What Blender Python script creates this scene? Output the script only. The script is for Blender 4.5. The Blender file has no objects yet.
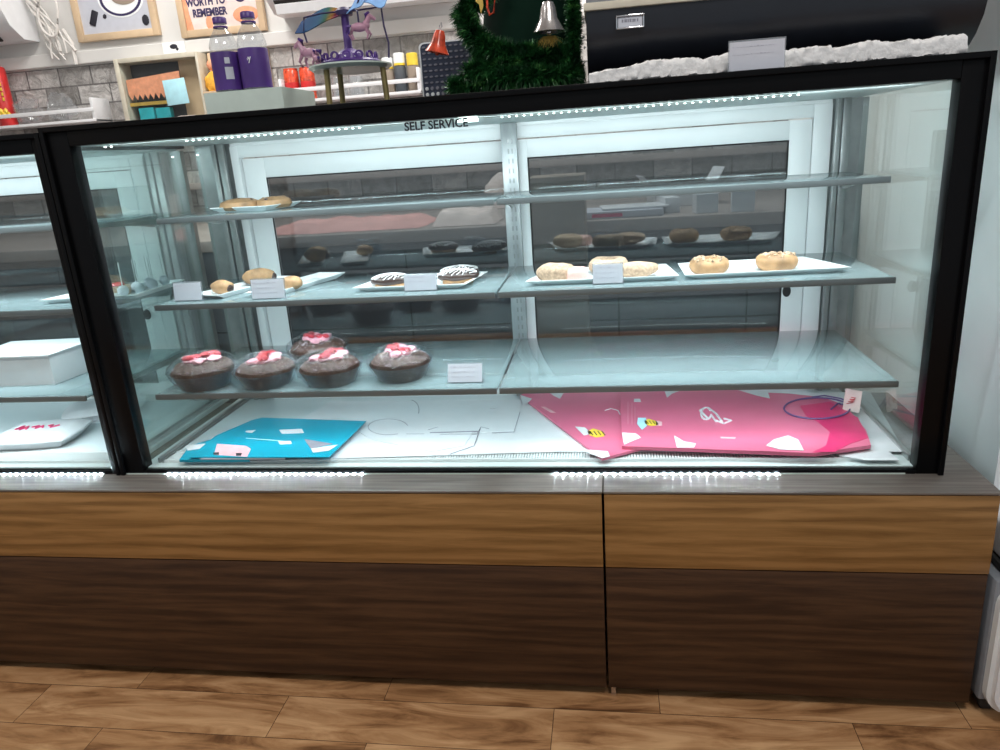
import bpy, bmesh, math, random
from mathutils import Vector, Matrix, noise
from mathutils.geometry import tessellate_polygon
random.seed(7)
sc = bpy.context.scene
COL = sc.collection
PI = math.pi
R = math.radians

# ------------------------------------------------------------------ camera
CX, CY, CZ = 1.147, -1.423, 1.182
rx, ry, rz, FPX = -.3001, -.0682, .1578, 721.6
cz_, sz_ = math.cos(rz), math.sin(rz)
FW = Vector((-sz_*math.cos(rx), cz_*math.cos(rx), math.sin(rx)))
r0 = Vector((cz_, sz_, 0)); u0 = r0.cross(FW)
RT = math.cos(ry)*r0 + math.sin(ry)*u0
UP = -math.sin(ry)*r0 + math.cos(ry)*u0
cam = bpy.data.cameras.new('camera')
cam.sensor_fit = 'HORIZONTAL'; cam.sensor_width = 36; cam.lens = FPX/1000*36
cam.clip_start = .02
co = bpy.data.objects.new('camera', cam); COL.objects.link(co)
m = Matrix((RT, UP, -FW)).transposed().to_4x4(); m.translation = (CX, CY, CZ)
co.matrix_world = m
sc.camera = co
def at(u, v, ax, val):
    """world point where the photo's sight line through (u, v) meets the plane axis=val"""
    d = FW + RT*((u-500)/FPX) - UP*((v-375)/FPX)
    c = Vector((CX, CY, CZ)); t = (val-c[ax])/d[ax]
    return c + d*t

# ------------------------------------------------------------------ materials
def new_mat(name):
    mt = bpy.data.materials.new(name); mt.use_nodes = True
    nt = mt.node_tree; nt.nodes.clear()
    out = nt.nodes.new('ShaderNodeOutputMaterial')
    return mt, nt, out
def prin(nt, out, col=(.8,.8,.8), rough=.5, metal=0, spec=.5, trans=0, coat=0, ior=None):
    b = nt.nodes.new('ShaderNodeBsdfPrincipled')
    b.inputs['Base Color'].default_value = (*col, 1)
    b.inputs['Roughness'].default_value = rough
    b.inputs['Metallic'].default_value = metal
    b.inputs['Specular IOR Level'].default_value = spec
    b.inputs['Transmission Weight'].default_value = trans
    b.inputs['Coat Weight'].default_value = coat
    if ior: b.inputs['IOR'].default_value = ior
    nt.links.new(b.outputs[0], out.inputs[0])
    return b
def mapping(nt, scale, coord='Object', rot=(0,0,0)):
    tc = nt.nodes.new('ShaderNodeTexCoord'); mp = nt.nodes.new('ShaderNodeMapping')
    mp.inputs['Scale'].default_value = scale; mp.inputs['Rotation'].default_value = rot
    nt.links.new(tc.outputs[coord], mp.inputs[0]); return mp
def noise_n(nt, mp, scale=5, detail=4, rough=.5, dist=0):
    n = nt.nodes.new('ShaderNodeTexNoise')
    n.inputs['Scale'].default_value = scale; n.inputs['Detail'].default_value = detail
    n.inputs['Roughness'].default_value = rough; n.inputs['Distortion'].default_value = dist
    nt.links.new(mp.outputs[0], n.inputs['Vector']); return n
def ramp(nt, src, stops):
    r = nt.nodes.new('ShaderNodeValToRGB'); e = r.color_ramp.elements
    while len(e) < len(stops): e.new(.5)
    for i, (p, c) in enumerate(stops):
        e[i].position = p; e[i].color = (*c, 1)
    nt.links.new(src, r.inputs[0]); return r
def bump(nt, b, src, strength=.2, dist=.002):
    bp = nt.nodes.new('ShaderNodeBump'); bp.inputs['Strength'].default_value = strength
    bp.inputs['Distance'].default_value = dist
    nt.links.new(src, bp.inputs['Height']); nt.links.new(bp.outputs[0], b.inputs['Normal'])
def plain(name, col, rough=.5, metal=0, var=.08, scale=30, bmp=0, spec=.5, coat=0, stretch=(1,1,1)):
    mt, nt, out = new_mat(name); b = prin(nt, out, col, rough, metal, spec, coat=coat)
    mp = mapping(nt, stretch); n = noise_n(nt, mp, scale, 4)
    lo = tuple(max(0, c*(1-var)) for c in col); hi = tuple(min(1, c*(1+var)) for c in col)
    r = ramp(nt, n.outputs[0], [(.3, lo), (.7, hi)])
    nt.links.new(r.outputs[0], b.inputs['Base Color'])
    if bmp: bump(nt, b, n.outputs[0], bmp, .003)
    return mt
def schlick(nt, r0, normal=None):
    lw = nt.nodes.new('ShaderNodeLayerWeight'); lw.inputs[0].default_value = .5
    if normal: nt.links.new(normal, lw.inputs['Normal'])
    p = nt.nodes.new('ShaderNodeMath'); p.operation = 'POWER'; p.inputs[1].default_value = 5
    nt.links.new(lw.outputs['Facing'], p.inputs[0])
    q = nt.nodes.new('ShaderNodeMath'); q.operation = 'MULTIPLY_ADD'; q.use_clamp = True
    q.inputs[1].default_value = 1-r0; q.inputs[2].default_value = r0
    nt.links.new(p.outputs[0], q.inputs[0]); return q.outputs[0]
def glass(name, tint=(.96,.99,.98), ior=1.5, boost=0.0, rough=0.0, diff=0.0, dcol=(.75,.88,.88)):
    mt, nt, out = new_mat(name)
    tr = nt.nodes.new('ShaderNodeBsdfTransparent'); tr.inputs[0].default_value = (*tint, 1)
    gl = nt.nodes.new('ShaderNodeBsdfGlossy'); gl.inputs['Roughness'].default_value = rough
    fac = schlick(nt, ((ior-1)/(ior+1))**2 + boost)
    base = tr.outputs[0]
    if diff > 0:
        df = nt.nodes.new('ShaderNodeBsdfDiffuse'); df.inputs[0].default_value = (*dcol, 1)
        m0 = nt.nodes.new('ShaderNodeMixShader'); m0.inputs[0].default_value = diff
        nt.links.new(tr.outputs[0], m0.inputs[1]); nt.links.new(df.outputs[0], m0.inputs[2])
        base = m0.outputs[0]
    mx = nt.nodes.new('ShaderNodeMixShader')
    nt.links.new(fac, mx.inputs[0]); nt.links.new(base, mx.inputs[1]); nt.links.new(gl.outputs[0], mx.inputs[2])
    nt.links.new(mx.outputs[0], out.inputs[0]); return mt
def emis(name, col, s):
    mt, nt, out = new_mat(name); e = nt.nodes.new('ShaderNodeEmission')
    e.inputs[0].default_value = (*col, 1); e.inputs[1].default_value = s
    nt.links.new(e.outputs[0], out.inputs[0]); return mt
def wood(name, stops, zsc, rough=.35, coat=.3, figure=5.0):
    mt, nt, out = new_mat(name); b = prin(nt, out, rough=rough, coat=coat)
    b.inputs['Coat Roughness'].default_value = .25
    mp = mapping(nt, (1.5, 1.5, zsc)); b.inputs['Specular IOR Level'].default_value = .3
    n1 = noise_n(nt, mp, 2.2, 6, .6, .6)
    mp2 = mapping(nt, (2.5, 2.5, zsc*7)); n2 = noise_n(nt, mp2, 9, 5, .7)
    mp3 = mapping(nt, (.7, .7, figure)); w = nt.nodes.new('ShaderNodeTexWave'); w.bands_direction = 'Z'
    w.inputs['Scale'].default_value = 2.4; w.inputs['Distortion'].default_value = 7
    w.inputs['Detail'].default_value = 3; w.inputs['Detail Scale'].default_value = .8
    nt.links.new(mp3.outputs[0], w.inputs[0])
    a = nt.nodes.new('ShaderNodeMath'); a.operation = 'MULTIPLY_ADD'; a.inputs[1].default_value = .35
    nt.links.new(n2.outputs[0], a.inputs[0]); nt.links.new(n1.outputs[0], a.inputs[2])
    a2 = nt.nodes.new('ShaderNodeMath'); a2.operation = 'MULTIPLY_ADD'; a2.inputs[1].default_value = .16
    nt.links.new(w.outputs[1], a2.inputs[0]); nt.links.new(a.outputs[0], a2.inputs[2])
    r = ramp(nt, a2.outputs[0], stops)
    nt.links.new(r.outputs[0], b.inputs['Base Color']); bump(nt, b, n2.outputs[0], .12, .001)
    return mt

M = {}
M['black'] = plain('black_powder_coat', (.003,.003,.0035), .3, var=.1, spec=.12)
M['blackflat'] = plain('black_edge', (.008,.008,.009), .6, spec=.2)
M['white_alu'] = plain('white_coated_aluminium', (.80,.83,.84), .35, var=.03, scale=6)
M['alu'] = plain('satin_aluminium', (.55,.57,.57), .3, metal=.8, var=.12, scale=20, stretch=(1,1,.1))
M['alu_mid'] = plain('slotted_aluminium', (.33,.36,.37), .35, metal=.6, var=.2, scale=40, stretch=(1,1,.3))
M['alu_dark'] = plain('grey_aluminium', (.26,.28,.28), .35, metal=.6, var=.1)
M['edge'] = plain('brushed_steel_edge', (.15,.17,.175), .35, metal=.4, var=.1, stretch=(.1,1,1))
M['front_glass'] = glass('clear_front_glass', (.975,.99,.985), 1.38)
M['side_glass'] = glass('coated_side_glass', (.92,.97,.96), 1.5, .09)
M['door_glass'] = glass('tinted_door_glass', (.60,.64,.66), 1.5, .10)
M['shelf_glass'] = glass('frosted_shelf_glass', (.84,.93,.94), 1.5, .10, .06, .34, (.56,.73,.77))
M['acrylic'] = glass('clear_acrylic', (.90,.93,.95), 1.45, .05, .1, .22, (.60,.63,.68))
M['plastic_clear'] = glass('clear_plastic', (.93,.95,.96), 1.45, .08, .05, .12, (.8,.8,.82))
M['lining'] = plain('pale_grey_lining', (.58,.66,.66), .4, var=.04, scale=8)
M['white_tray'] = plain('white_enamel_deck', (.66,.72,.75), .3, var=.03, scale=5)
M['paper'] = plain('white_paper', (.70,.72,.75), .6, var=.03)
M['card'] = plain('off_white_card', (.55,.57,.64), .6, var=.04)
M['plate'] = plain('white_ceramic', (.88,.91,.92), .15, var=.02)
M['cyan'] = plain('cyan_box_board', (.0,.33,.48), .35, var=.10, scale=7)
M['cyanlite'] = plain('pale_blue_print', (.45,.78,.88), .4)
M['pinkprint'] = plain('pink_printed_board', (.70,.155,.27), .35, var=.08, scale=5)
M['hotpink'] = plain('hot_pink_print', (.70,.035,.16), .35, var=.06)
M['pinkpale'] = plain('pale_pink_print', (.85,.50,.55), .4)
M['yellow'] = plain('yellow_print', (.85,.62,.06), .4)
M['inkblack'] = plain('black_ink', (.02,.02,.03), .5)
M['inkgrey'] = plain('grey_ink', (.25,.25,.30), .6)
M['pencil'] = plain('faint_pencil', (.42,.42,.50), .6)
M['inkpurple'] = plain('deep_navy_ink', (.04,.03,.10), .5)
M['dough'] = plain('baked_dough', (.36,.21,.10), .6, var=.35, scale=40, bmp=.4)
M['sugar'] = plain('sugared_dough', (.45,.32,.22), .8, var=.3, scale=160, bmp=.6)
M['icing_pink'] = plain('pink_icing', (.85,.52,.47), .4, var=.1)
M['choc'] = plain('dark_chocolate', (.035,.018,.014), .3, var=.3, scale=40, bmp=.3)
M['cocoa'] = plain('chocolate_sponge', (.065,.026,.014), .6, var=.5, scale=120, bmp=1.0)
M['shavings'] = plain('white_chocolate_shavings', (.50,.44,.48), .5, var=.3, scale=180, bmp=.6)
M['cherry'] = plain('red_glaze', (.62,.05,.07), .2, var=.3, scale=60)
M['cream'] = plain('pink_cream', (.85,.42,.48), .5, var=.15, scale=50)
M['stripe'] = plain('white_icing_stripe', (.82,.82,.84), .4)
M['steel'] = plain('chrome_steel', (.7,.7,.72), .15, metal=1, var=.05)
M['cord_purple'] = plain('purple_cord', (.13,.08,.24), .5)
M['rubber'] = plain('black_rubber', (.02,.02,.02), .7)
M['white_plastic'] = plain('white_plastic', (.80,.81,.83), .35, var=.03)
M['grey_plastic'] = plain('grey_plastic', (.22,.24,.27), .4)
M['purple'] = plain('purple_label', (.075,.03,.20), .35, var=.2, scale=12)
M['red'] = plain('red_plastic', (.60,.03,.03), .3, var=.2, scale=25)
M['orange'] = plain('orange_red_foil', (.60,.07,.03), .25, var=.6, scale=55)
M['gold'] = plain('gold_foil', (.75,.50,.12), .3, metal=.6)
M['silver'] = plain('silver_foil', (.62,.60,.60), .22, metal=.9, var=.2, scale=40)
M['pine_frame'] = plain('pale_pine', (.62,.46,.30), .5, var=.15, scale=8, stretch=(1,1,1))
M['greenfelt'] = plain('dark_green_felt', (.003,.015,.009), .9, spec=.1)
M['foam'] = plain('white_foam', (.80,.79,.79), .8, var=.06, scale=90, bmp=1.0)
M['beige'] = plain('beige_trim', (.60,.56,.46), .45)
M['blackgloss'] = plain('black_curved_panel', (.010,.012,.018), .33, var=.1)
M['navy'] = plain('navy_silicone', (.03,.04,.075), .5)
M['hose'] = plain('off_white_hose', (.70,.67,.64), .6)
M['wallwhite'] = plain('painted_wall', (.70,.69,.67), .7, var=.07, scale=3)
M['wallblue'] = plain('white_side_wall', (.84,.88,.90), .6, var=.06, scale=4)
M['mint'] = plain('pale_green_acrylic', (.62,.72,.66), .2, var=.04)
M['teal'] = plain('teal_box', (.02,.36,.42), .4, var=.15)
M['peach'] = plain('peach_cloth', (.85,.35,.20), .7, var=.15, scale=40)
M['pinkcloth'] = plain('pink_cloth', (.75,.40,.37), .8, var=.15, scale=15)
M['palecloth'] = plain('pale_cloth', (.78,.66,.62), .8, var=.1)
M['tan'] = plain('tan_board', (.30,.24,.19), .6, var=.12, scale=6)
M['counterdark'] = plain('dark_counter_front', (.075,.085,.10), .5, var=.3, scale=3)
M['countertop'] = plain('brown_counter_top', (.36,.31,.29), .5, var=.15, scale=5, stretch=(.3,1,1))
M['yellowtoy'] = plain('orange_yellow_plush', (.85,.42,.05), .8, var=.25, scale=60)
M['blue'] = plain('blue_cap', (.02,.10,.35), .4)
M['skyblue'] = plain('pale_blue_panel', (.20,.38,.68), .8, spec=.15)
M['brass'] = plain('antique_brass', (.30,.24,.10), .4, metal=.5)
M['pinkhorse'] = plain('mauve_pink_plastic', (.48,.26,.36), .35, var=.1)
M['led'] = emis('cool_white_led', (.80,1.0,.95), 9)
M['ledb'] = emis('ledge_led', (.72,.90,1.0), 1100)
M['pcb'] = plain('white_led_tape', (.62,.70,.66), .5)
M['uppwood'] = wood('honey_brown_laminate', [(.34,(.095,.043,.012)),(.62,(.225,.115,.036)),(.92,(.36,.195,.070))], 24, .38, .05)
M['lowwood'] = wood('dark_walnut_laminate', [(.34,(.014,.006,.003)),(.64,(.038,.017,.008)),(.95,(.085,.041,.019))], 22, .42, .03)

def rainbow_mat():
    mt, nt, out = new_mat('rainbow_printed_panel'); b = prin(nt, out, rough=.8, spec=.15)
    mp = mapping(nt, (1,1,1)); sx = nt.nodes.new('ShaderNodeSeparateXYZ'); nt.links.new(mp.outputs[0], sx.inputs[0])
    mr = nt.nodes.new('ShaderNodeMapRange'); mr.inputs[1].default_value = -.12; mr.inputs[2].default_value = 0
    nt.links.new(sx.outputs[0], mr.inputs[0])
    r = ramp(nt, mr.outputs[0], [(.1,(.004,.035,.12)),(.5,(.005,.06,.14)),(.66,(.01,.08,.05)),(.76,(.20,.10,.01)),(.85,(.15,.01,.03)),(1,(.03,.01,.07))])
    nt.links.new(r.outputs[0], b.inputs['Base Color']); return mt
M['rainbow'] = rainbow_mat()
def ledge_mat():
    mt, nt, out = new_mat('grey_brown_ledge_laminate'); b = prin(nt, out, (.12,.11,.10), .25, .0, .8, coat=1)
    b.inputs['Coat Roughness'].default_value = .08
    mp = mapping(nt, (.6, 14, 14)); n = noise_n(nt, mp, 8, 5)
    r = ramp(nt, n.outputs[0], [(.3,(.085,.070,.060)),(.7,(.19,.165,.145))]); nt.links.new(r.outputs[0], b.inputs['Base Color'])
    # brushed along the counter: highlights smear front to back
    b.inputs['Anisotropic'].default_value = .95; b.inputs['Roughness'].default_value = .42; b.inputs['Coat Weight'].default_value = .25
    tg = nt.nodes.new('ShaderNodeCombineXYZ'); tg.inputs[1].default_value = 1; nt.links.new(tg.outputs[0], b.inputs['Tangent'])
    return mt
M['ledge'] = ledge_mat()
def floor_mat():
    mt, nt, out = new_mat('laminate_plank_floor'); b = prin(nt, out, rough=.42, spec=.3, coat=.04)
    mp = mapping(nt, (1,1,1)); br = nt.nodes.new('ShaderNodeTexBrick')
    br.inputs['Scale'].default_value = 1; br.inputs['Brick Width'].default_value = .62
    br.inputs['Row Height'].default_value = .125; br.inputs['Mortar Size'].default_value = .0008
    br.inputs['Color1'].default_value = (0,0,0,1); br.inputs['Color2'].default_value = (1,1,1,1)
    br.inputs['Mortar'].default_value = (0,0,0,1); br.inputs['Bias'].default_value = 0
    br.offset = .37; br.offset_frequency = 2
    nt.links.new(mp.outputs[0], br.inputs[0])
    # grain, shifted plank by plank
    ad = nt.nodes.new('ShaderNodeVectorMath'); ad.operation = 'MULTIPLY_ADD'
    ad.inputs[1].default_value = (3,7,0)
    mp2 = mapping(nt, (1.6, 9, 1))
    nt.links.new(br.outputs[0], ad.inputs[0]); nt.links.new(mp2.outputs[0], ad.inputs[2])
    n = nt.nodes.new('ShaderNodeTexNoise'); n.inputs['Scale'].default_value = 2.2; n.inputs['Detail'].default_value = 7
    n.inputs['Roughness'].default_value = .62; n.inputs['Distortion'].default_value = 1.3
    nt.links.new(ad.outputs[0], n.inputs['Vector'])
    vo = nt.nodes.new('ShaderNodeTexNoise'); vo.inputs['Scale'].default_value = 1.0; vo.inputs['Detail'].default_value = 2
    mp3 = mapping(nt, (3.2, 6, 1)); nt.links.new(mp3.outputs[0], vo.inputs['Vector'])
    a = nt.nodes.new('ShaderNodeMath'); a.operation = 'MULTIPLY_ADD'; a.inputs[1].default_value = .16
    nt.links.new(br.outputs[0], a.inputs[0]); nt.links.new(n.outputs[0], a.inputs[2])
    a2 = nt.nodes.new('ShaderNodeMath'); a2.operation = 'MULTIPLY_ADD'; a2.inputs[1].default_value = .35
    nt.links.new(vo.outputs[0], a2.inputs[0]); nt.links.new(a.outputs[0], a2.inputs[2])
    vk = nt.nodes.new('ShaderNodeTexVoronoi'); vk.inputs['Scale'].default_value = 1
    mk = mapping(nt, (2.3, 5.2, 1)); nd = noise_n(nt, mk, 3, 2); 
    va = nt.nodes.new('ShaderNodeVectorMath'); va.operation = 'MULTIPLY_ADD'; va.inputs[1].default_value = (.35,.35,0)
    nt.links.new(nd.outputs['Color'], va.inputs[0]); nt.links.new(mk.outputs[0], va.inputs[2]); nt.links.new(va.outputs[0], vk.inputs['Vector'])
    kr = nt.nodes.new('ShaderNodeMapRange'); kr.inputs[1].default_value = .02; kr.inputs[2].default_value = .17; kr.inputs[3].default_value = -.22; kr.inputs[4].default_value = 0
    nt.links.new(vk.outputs['Distance'], kr.inputs[0])
    a3 = nt.nodes.new('ShaderNodeMath'); nt.links.new(a2.outputs[0], a3.inputs[0]); nt.links.new(kr.outputs[0], a3.inputs[1])
    r = ramp(nt, a3.outputs[0], [(.45,(.055,.022,.008)),(.60,(.19,.085,.034)),(.75,(.39,.20,.088)),(.95,(.58,.34,.17))])
    mx = nt.nodes.new('ShaderNodeMixRGB'); mx.inputs[2].default_value = (.08,.04,.02,1)
    nt.links.new(br.outputs['Fac'], mx.inputs[0]); nt.links.new(r.outputs[0], mx.inputs[1])
    nt.links.new(mx.outputs[0], b.inputs['Base Color']); bump(nt, b, n.outputs[0], .15, .002)
    return mt
M['floor'] = floor_mat()
def stone_mat():
    mt, nt, out = new_mat('grey_stone_cladding'); b = prin(nt, out, rough=.8)
    mp = mapping(nt, (1,1,1), rot=(R(90),0,0)); br = nt.nodes.new('ShaderNodeTexBrick')
    br.inputs['Scale'].default_value = 1; br.inputs['Brick Width'].default_value = .17
    br.inputs['Row Height'].default_value = .085; br.inputs['Mortar Size'].default_value = .005; br.inputs['Mortar Smooth'].default_value = .6
    br.inputs['Color1'].default_value = (.30,.29,.28,1); br.inputs['Color2'].default_value = (.72,.70,.69,1)
    br.inputs['Mortar'].default_value = (.22,.21,.21,1)
    nt.links.new(mp.outputs[0], br.inputs[0])
    mp2 = mapping(nt, (1,1,1)); n = noise_n(nt, mp2, 16, 8, .65, 1.5)
    r = ramp(nt, n.outputs[0], [(.3,(.45,.44,.43)),(.65,(1.0,.99,.98))])
    mx = nt.nodes.new('ShaderNodeMixRGB'); mx.blend_type = 'MULTIPLY'; mx.inputs[0].default_value = 1
    nt.links.new(br.outputs[0], mx.inputs[1]); nt.links.new(r.outputs[0], mx.inputs[2])
    nt.links.new(mx.outputs[0], b.inputs['Base Color']); bump(nt, b, n.outputs[0], .8, .02); return mt
M['stone'] = stone_mat()
def tinsel_mat():
    mt, nt, out = new_mat('green_tinsel'); b = prin(nt, out, (.02,.10,.03), .35, .2)
    mp = mapping(nt, (1,1,1)); n = noise_n(nt, mp, 45, 3)
    r = ramp(nt, n.outputs[0], [(.35,(.006,.035,.012)),(.6,(.02,.12,.03)),(.74,(.16,.42,.11))])
    nt.links.new(r.outputs[0], b.inputs['Base Color']); return mt
M['tinsel'] = tinsel_mat()
def film_mat():
    mt, nt, out = new_mat('crinkled_clear_film')
    tr = nt.nodes.new('ShaderNodeBsdfTransparent'); tr.inputs[0].default_value = (.93,.94,.97,1)
    gl = nt.nodes.new('ShaderNodeBsdfGlossy'); gl.inputs['Roughness'].default_value = .06
    mp = mapping(nt, (1,1,1)); n = noise_n(nt, mp, 55, 4, .6, 3.0)
    bp = nt.nodes.new('ShaderNodeBump'); bp.inputs['Strength'].default_value = .9; bp.inputs['Distance'].default_value = .006
    nt.links.new(n.outputs[0], bp.inputs['Height']); nt.links.new(bp.outputs[0], gl.inputs['Normal'])
    mx = nt.nodes.new('ShaderNodeMixShader'); nt.links.new(schlick(nt, .075), mx.inputs[0])
    nt.links.new(tr.outputs[0], mx.inputs[1]); nt.links.new(gl.outputs[0], mx.inputs[2])
    nt.links.new(mx.outputs[0], out.inputs[0]); return mt
M['film'] = film_mat()

# ------------------------------------------------------------------ mesh helpers
def link(o): COL.objects.link(o); return o
def tag(o, label=None, cat=None, group=None, kind=None):
    if label: o['label'] = label
    if cat: o['category'] = cat
    if group: o['group'] = group
    if kind: o['kind'] = kind
    return o
def thing(name, label, cat, loc=(0,0,0), rz=0, group=None):
    o = bpy.data.objects.new(name, None); o.empty_display_size = .05
    o.location = loc; o.rotation_euler = (0,0,rz); link(o); return tag(o, label, cat, group)
class MB:
    def __init__(s): s.bm = bmesh.new()
    def box(s, x0,x1,y0,y1,z0,z1, bev=0, mi=0, rot=None, piv=None):
        b = bmesh.new()
        bmesh.ops.create_cube(b, size=1)
        for v in b.verts: v.co = Vector(((x0+x1)/2+v.co.x*(x1-x0), (y0+y1)/2+v.co.y*(y1-y0), (z0+z1)/2+v.co.z*(z1-z0)))
        if bev: bmesh.ops.bevel(b, geom=b.edges[:]+b.verts[:], offset=bev, segments=2, profile=.5, affect='EDGES')
        s._add(b, rot, piv, mi); return s
    def _add(s, b, rot=None, piv=None, mi=0):
        if rot is not None:
            p = Vector(piv or (0,0,0))
            for v in b.verts: v.co = rot @ (v.co-p) + p
        for f in b.faces: f.material_index = mi
        me = bpy.data.meshes.new('tmp'); b.to_mesh(me); b.free(); s.bm.from_mesh(me); bpy.data.meshes.remove(me)
    def prism(s, pts, lo, hi, axis=2, mi=0):
        """polygon pts (2D) extruded along axis from lo to hi"""
        def mk(p, h):
            if axis == 2: return (p[0], p[1], h)
            if axis == 1: return (p[0], h, p[1])
            return (h, p[0], p[1])
        b = bmesh.new()
        a = [b.verts.new(mk(p, lo)) for p in pts]; c = [b.verts.new(mk(p, hi)) for p in pts]
        n = len(pts)
        for tri in tessellate_polygon([[Vector((p[0], p[1], 0)) for p in pts]]):
            try: b.faces.new([a[k] for k in tri]); b.faces.new([c[k] for k in tri[::-1]])
            except ValueError: pass
        for i in range(n): b.faces.new((a[i], c[i], c[(i+1)%n], a[(i+1)%n]))
        bmesh.ops.recalc_face_normals(b, faces=b.faces[:]); s._add(b, mi=mi); return s
    def lathe(s, prof, seg=28, c=(0,0,0), mi=0, rot=None, sx=1, sy=1, fn=None):
        b = bmesh.new(); rings = []
        for r, z in prof:
            if r < 1e-6: rings.append([b.verts.new((0,0,z))])
            else: rings.append([b.verts.new((r*sx*math.cos(2*PI*i/seg), r*sy*math.sin(2*PI*i/seg), z)) for i in range(seg)])
        for A, B in zip(rings, rings[1:]):
            for i in range(seg):
                j = (i+1) % seg
                if len(A) == 1 and len(B) == 1: continue
                if len(A) == 1: b.faces.new((A[0], B[j], B[i]))
                elif len(B) == 1: b.faces.new((A[i], A[j], B[0]))
                else: b.faces.new((A[i], A[j], B[j], B[i]))
        bmesh.ops.recalc_face_normals(b, faces=b.faces[:])
        if fn:
            for v in b.verts: v.co = fn(v.co)
        if rot is not None:
            for v in b.verts: v.co = rot @ v.co
        for v in b.verts: v.co += Vector(c)
        s._add(b, mi=mi); return s
    def tube(s, path, r, seg=8, mi=0, closed=False):
        b = bmesh.new(); P = [Vector(p) for p in path]; n = len(P); rings = []
        rr = r if isinstance(r, (list, tuple)) else [r]*n
        for i, p in enumerate(P):
            if closed: t = (P[(i+1)%n]-P[i-1]).normalized()
            else: t = (P[min(i+1,n-1)]-P[max(i-1,0)]).normalized()
            up = Vector((0,0,1)) if abs(t.z) < .95 else Vector((1,0,0))
            a = t.cross(up).normalized(); c = t.cross(a).normalized()
            rings.append([b.verts.new(p+(a*math.cos(2*PI*k/seg)+c*math.sin(2*PI*k/seg))*rr[i]) for k in range(seg)])
        for i in range(n if closed else n-1):
            A, B = rings[i], rings[(i+1)%n]
            for k in range(seg): b.faces.new((A[k], A[(k+1)%seg], B[(k+1)%seg], B[k]))
        if not closed: b.faces.new(rings[0]); b.faces.new(rings[-1][::-1])
        bmesh.ops.recalc_face_normals(b, faces=b.faces[:]); s._add(b, mi=mi); return s
    def ball(s, c, r, sub=2, sc_=(1,1,1), mi=0, jit=0, sd=0):
        b = bmesh.new(); bmesh.ops.create_icosphere(b, subdivisions=sub, radius=r)
        for v in b.verts:
            k = 1 + jit*noise.noise(v.co/r*1.7+Vector((sd,sd*2,0)))
            v.co = Vector((v.co.x*sc_[0]*k+c[0], v.co.y*sc_[1]*k+c[1], v.co.z*sc_[2]*k+c[2]))
        s._add(b, mi=mi); return s
    def grid(s, nx, ny, fn, mi=0, thick=0):
        b = bmesh.new(); V = [[b.verts.new(fn(i/nx, j/ny)) for i in range(nx+1)] for j in range(ny+1)]
        for j in range(ny):
            for i in range(nx): b.faces.new((V[j][i], V[j][i+1], V[j+1][i+1], V[j+1][i]))
        if thick:
            bmesh.ops.recalc_face_normals(b, faces=b.faces[:])
            bmesh.ops.solidify(b, geom=b.faces[:], thickness=thick)
        s._add(b, mi=mi); return s
    def build(s, name, mats, parent=None, loc=None, smooth=True, ang=35, rot=None):
        me = bpy.data.meshes.new(name); s.bm.to_mesh(me); s.bm.free()
        for mt in (mats if isinstance(mats, (list, tuple)) else [mats]): me.materials.append(mt)
        if smooth:
            me.polygons.foreach_set('use_smooth', [True]*len(me.polygons))
            me.set_sharp_from_angle(angle=R(ang))
        o = bpy.data.objects.new(name, me); link(o)
        if parent: o.parent = parent
        if loc is not None: o.location = loc
        if rot is not None: o.rotation_euler = rot
        return o
def dup(root, loc, rz=None, label=None, group=None):
    r = root.copy(); link(r); r.location = loc
    if rz is not None: r.rotation_euler = (0,0,rz)
    if label: r['label'] = label
    if group: r['group'] = group
    for ch in list(root.children):
        c = ch.copy(); link(c); c.parent = r
        for g in ch.children:
            d = g.copy(); link(d); d.parent = c
    return r
FONT = None
def text_mesh(body, size, depth=.0006, bold=0):
    cu = bpy.data.curves.new('t', 'FONT'); cu.body = body; cu.size = size; cu.extrude = depth; cu.offset = bold
    cu.align_x = 'CENTER'; cu.align_y = 'CENTER'; cu.resolution_u = 3
    o = bpy.data.objects.new('t', cu); link(o)
    dg = bpy.context.evaluated_depsgraph_get(); dg.update()
    me = bpy.data.meshes.new_from_object(o.evaluated_get(dg))
    bpy.data.objects.remove(o); bpy.data.curves.remove(cu); return me
def text(name, body, size, mat, parent, loc, rot=(PI/2,0,0), bold=0, sx=1):
    me = text_mesh(body, size, bold=bold); me.name = name; me.materials.clear(); me.materials.append(mat)
    o = bpy.data.objects.new(name, me); link(o); o.parent = parent; o.location = loc; o.rotation_euler = rot; o.scale = (sx,1,1)
    return o
def lines_mb(x0, x1, y, z0, n, dz, mi=0, h=.0012, seed=1):
    """rows of tiny handwriting-like dashes on a card facing -y"""
    rnd = random.Random(seed); mb = MB()
    for k in range(n):
        x = x0
        while x < x1:
            w = rnd.uniform(.002,.007); mb.box(x, min(x+w,x1), y-.0004, y, z0-k*dz-h/2, z0-k*dz+h/2+rnd.uniform(-.0005,.0008)); x += w+rnd.uniform(.0012,.003)
    return mb

# ------------------------------------------------------------------ the room
def struct(o): o['kind'] = 'structure'; return o
struct(MB().box(-3.2,3.2,-3.2,2.1,-.06,0).build('floor', M['floor'], smooth=False))
wb = struct(MB().box(-3.2,3.2,2.0,2.1,0,1.70).build('wall_back', M['stone'], smooth=False))
MB().box(-3.2,3.2,2.0,2.1,1.70,2.8).build('upper_wall', M['wallwhite'], wb, smooth=False)
struct(MB().box(-3.2,1.93,1.975,2.0,1.705,1.762,.004).build('trim_1', M['wallwhite'], smooth=False))
struct(MB().box(1.93,3.2,.06,2.0,0,2.8).build('wall_right', M['wallblue'], smooth=False))
struct(MB().box(-3.3,-3.2,-3.2,2.1,0,2.8).build('wall_left', M['wallwhite'], smooth=False))
struct(MB().box(-3.3,3.2,-3.2,2.1,2.8,2.9).build('ceiling', M['wallwhite'], smooth=False))

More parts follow.
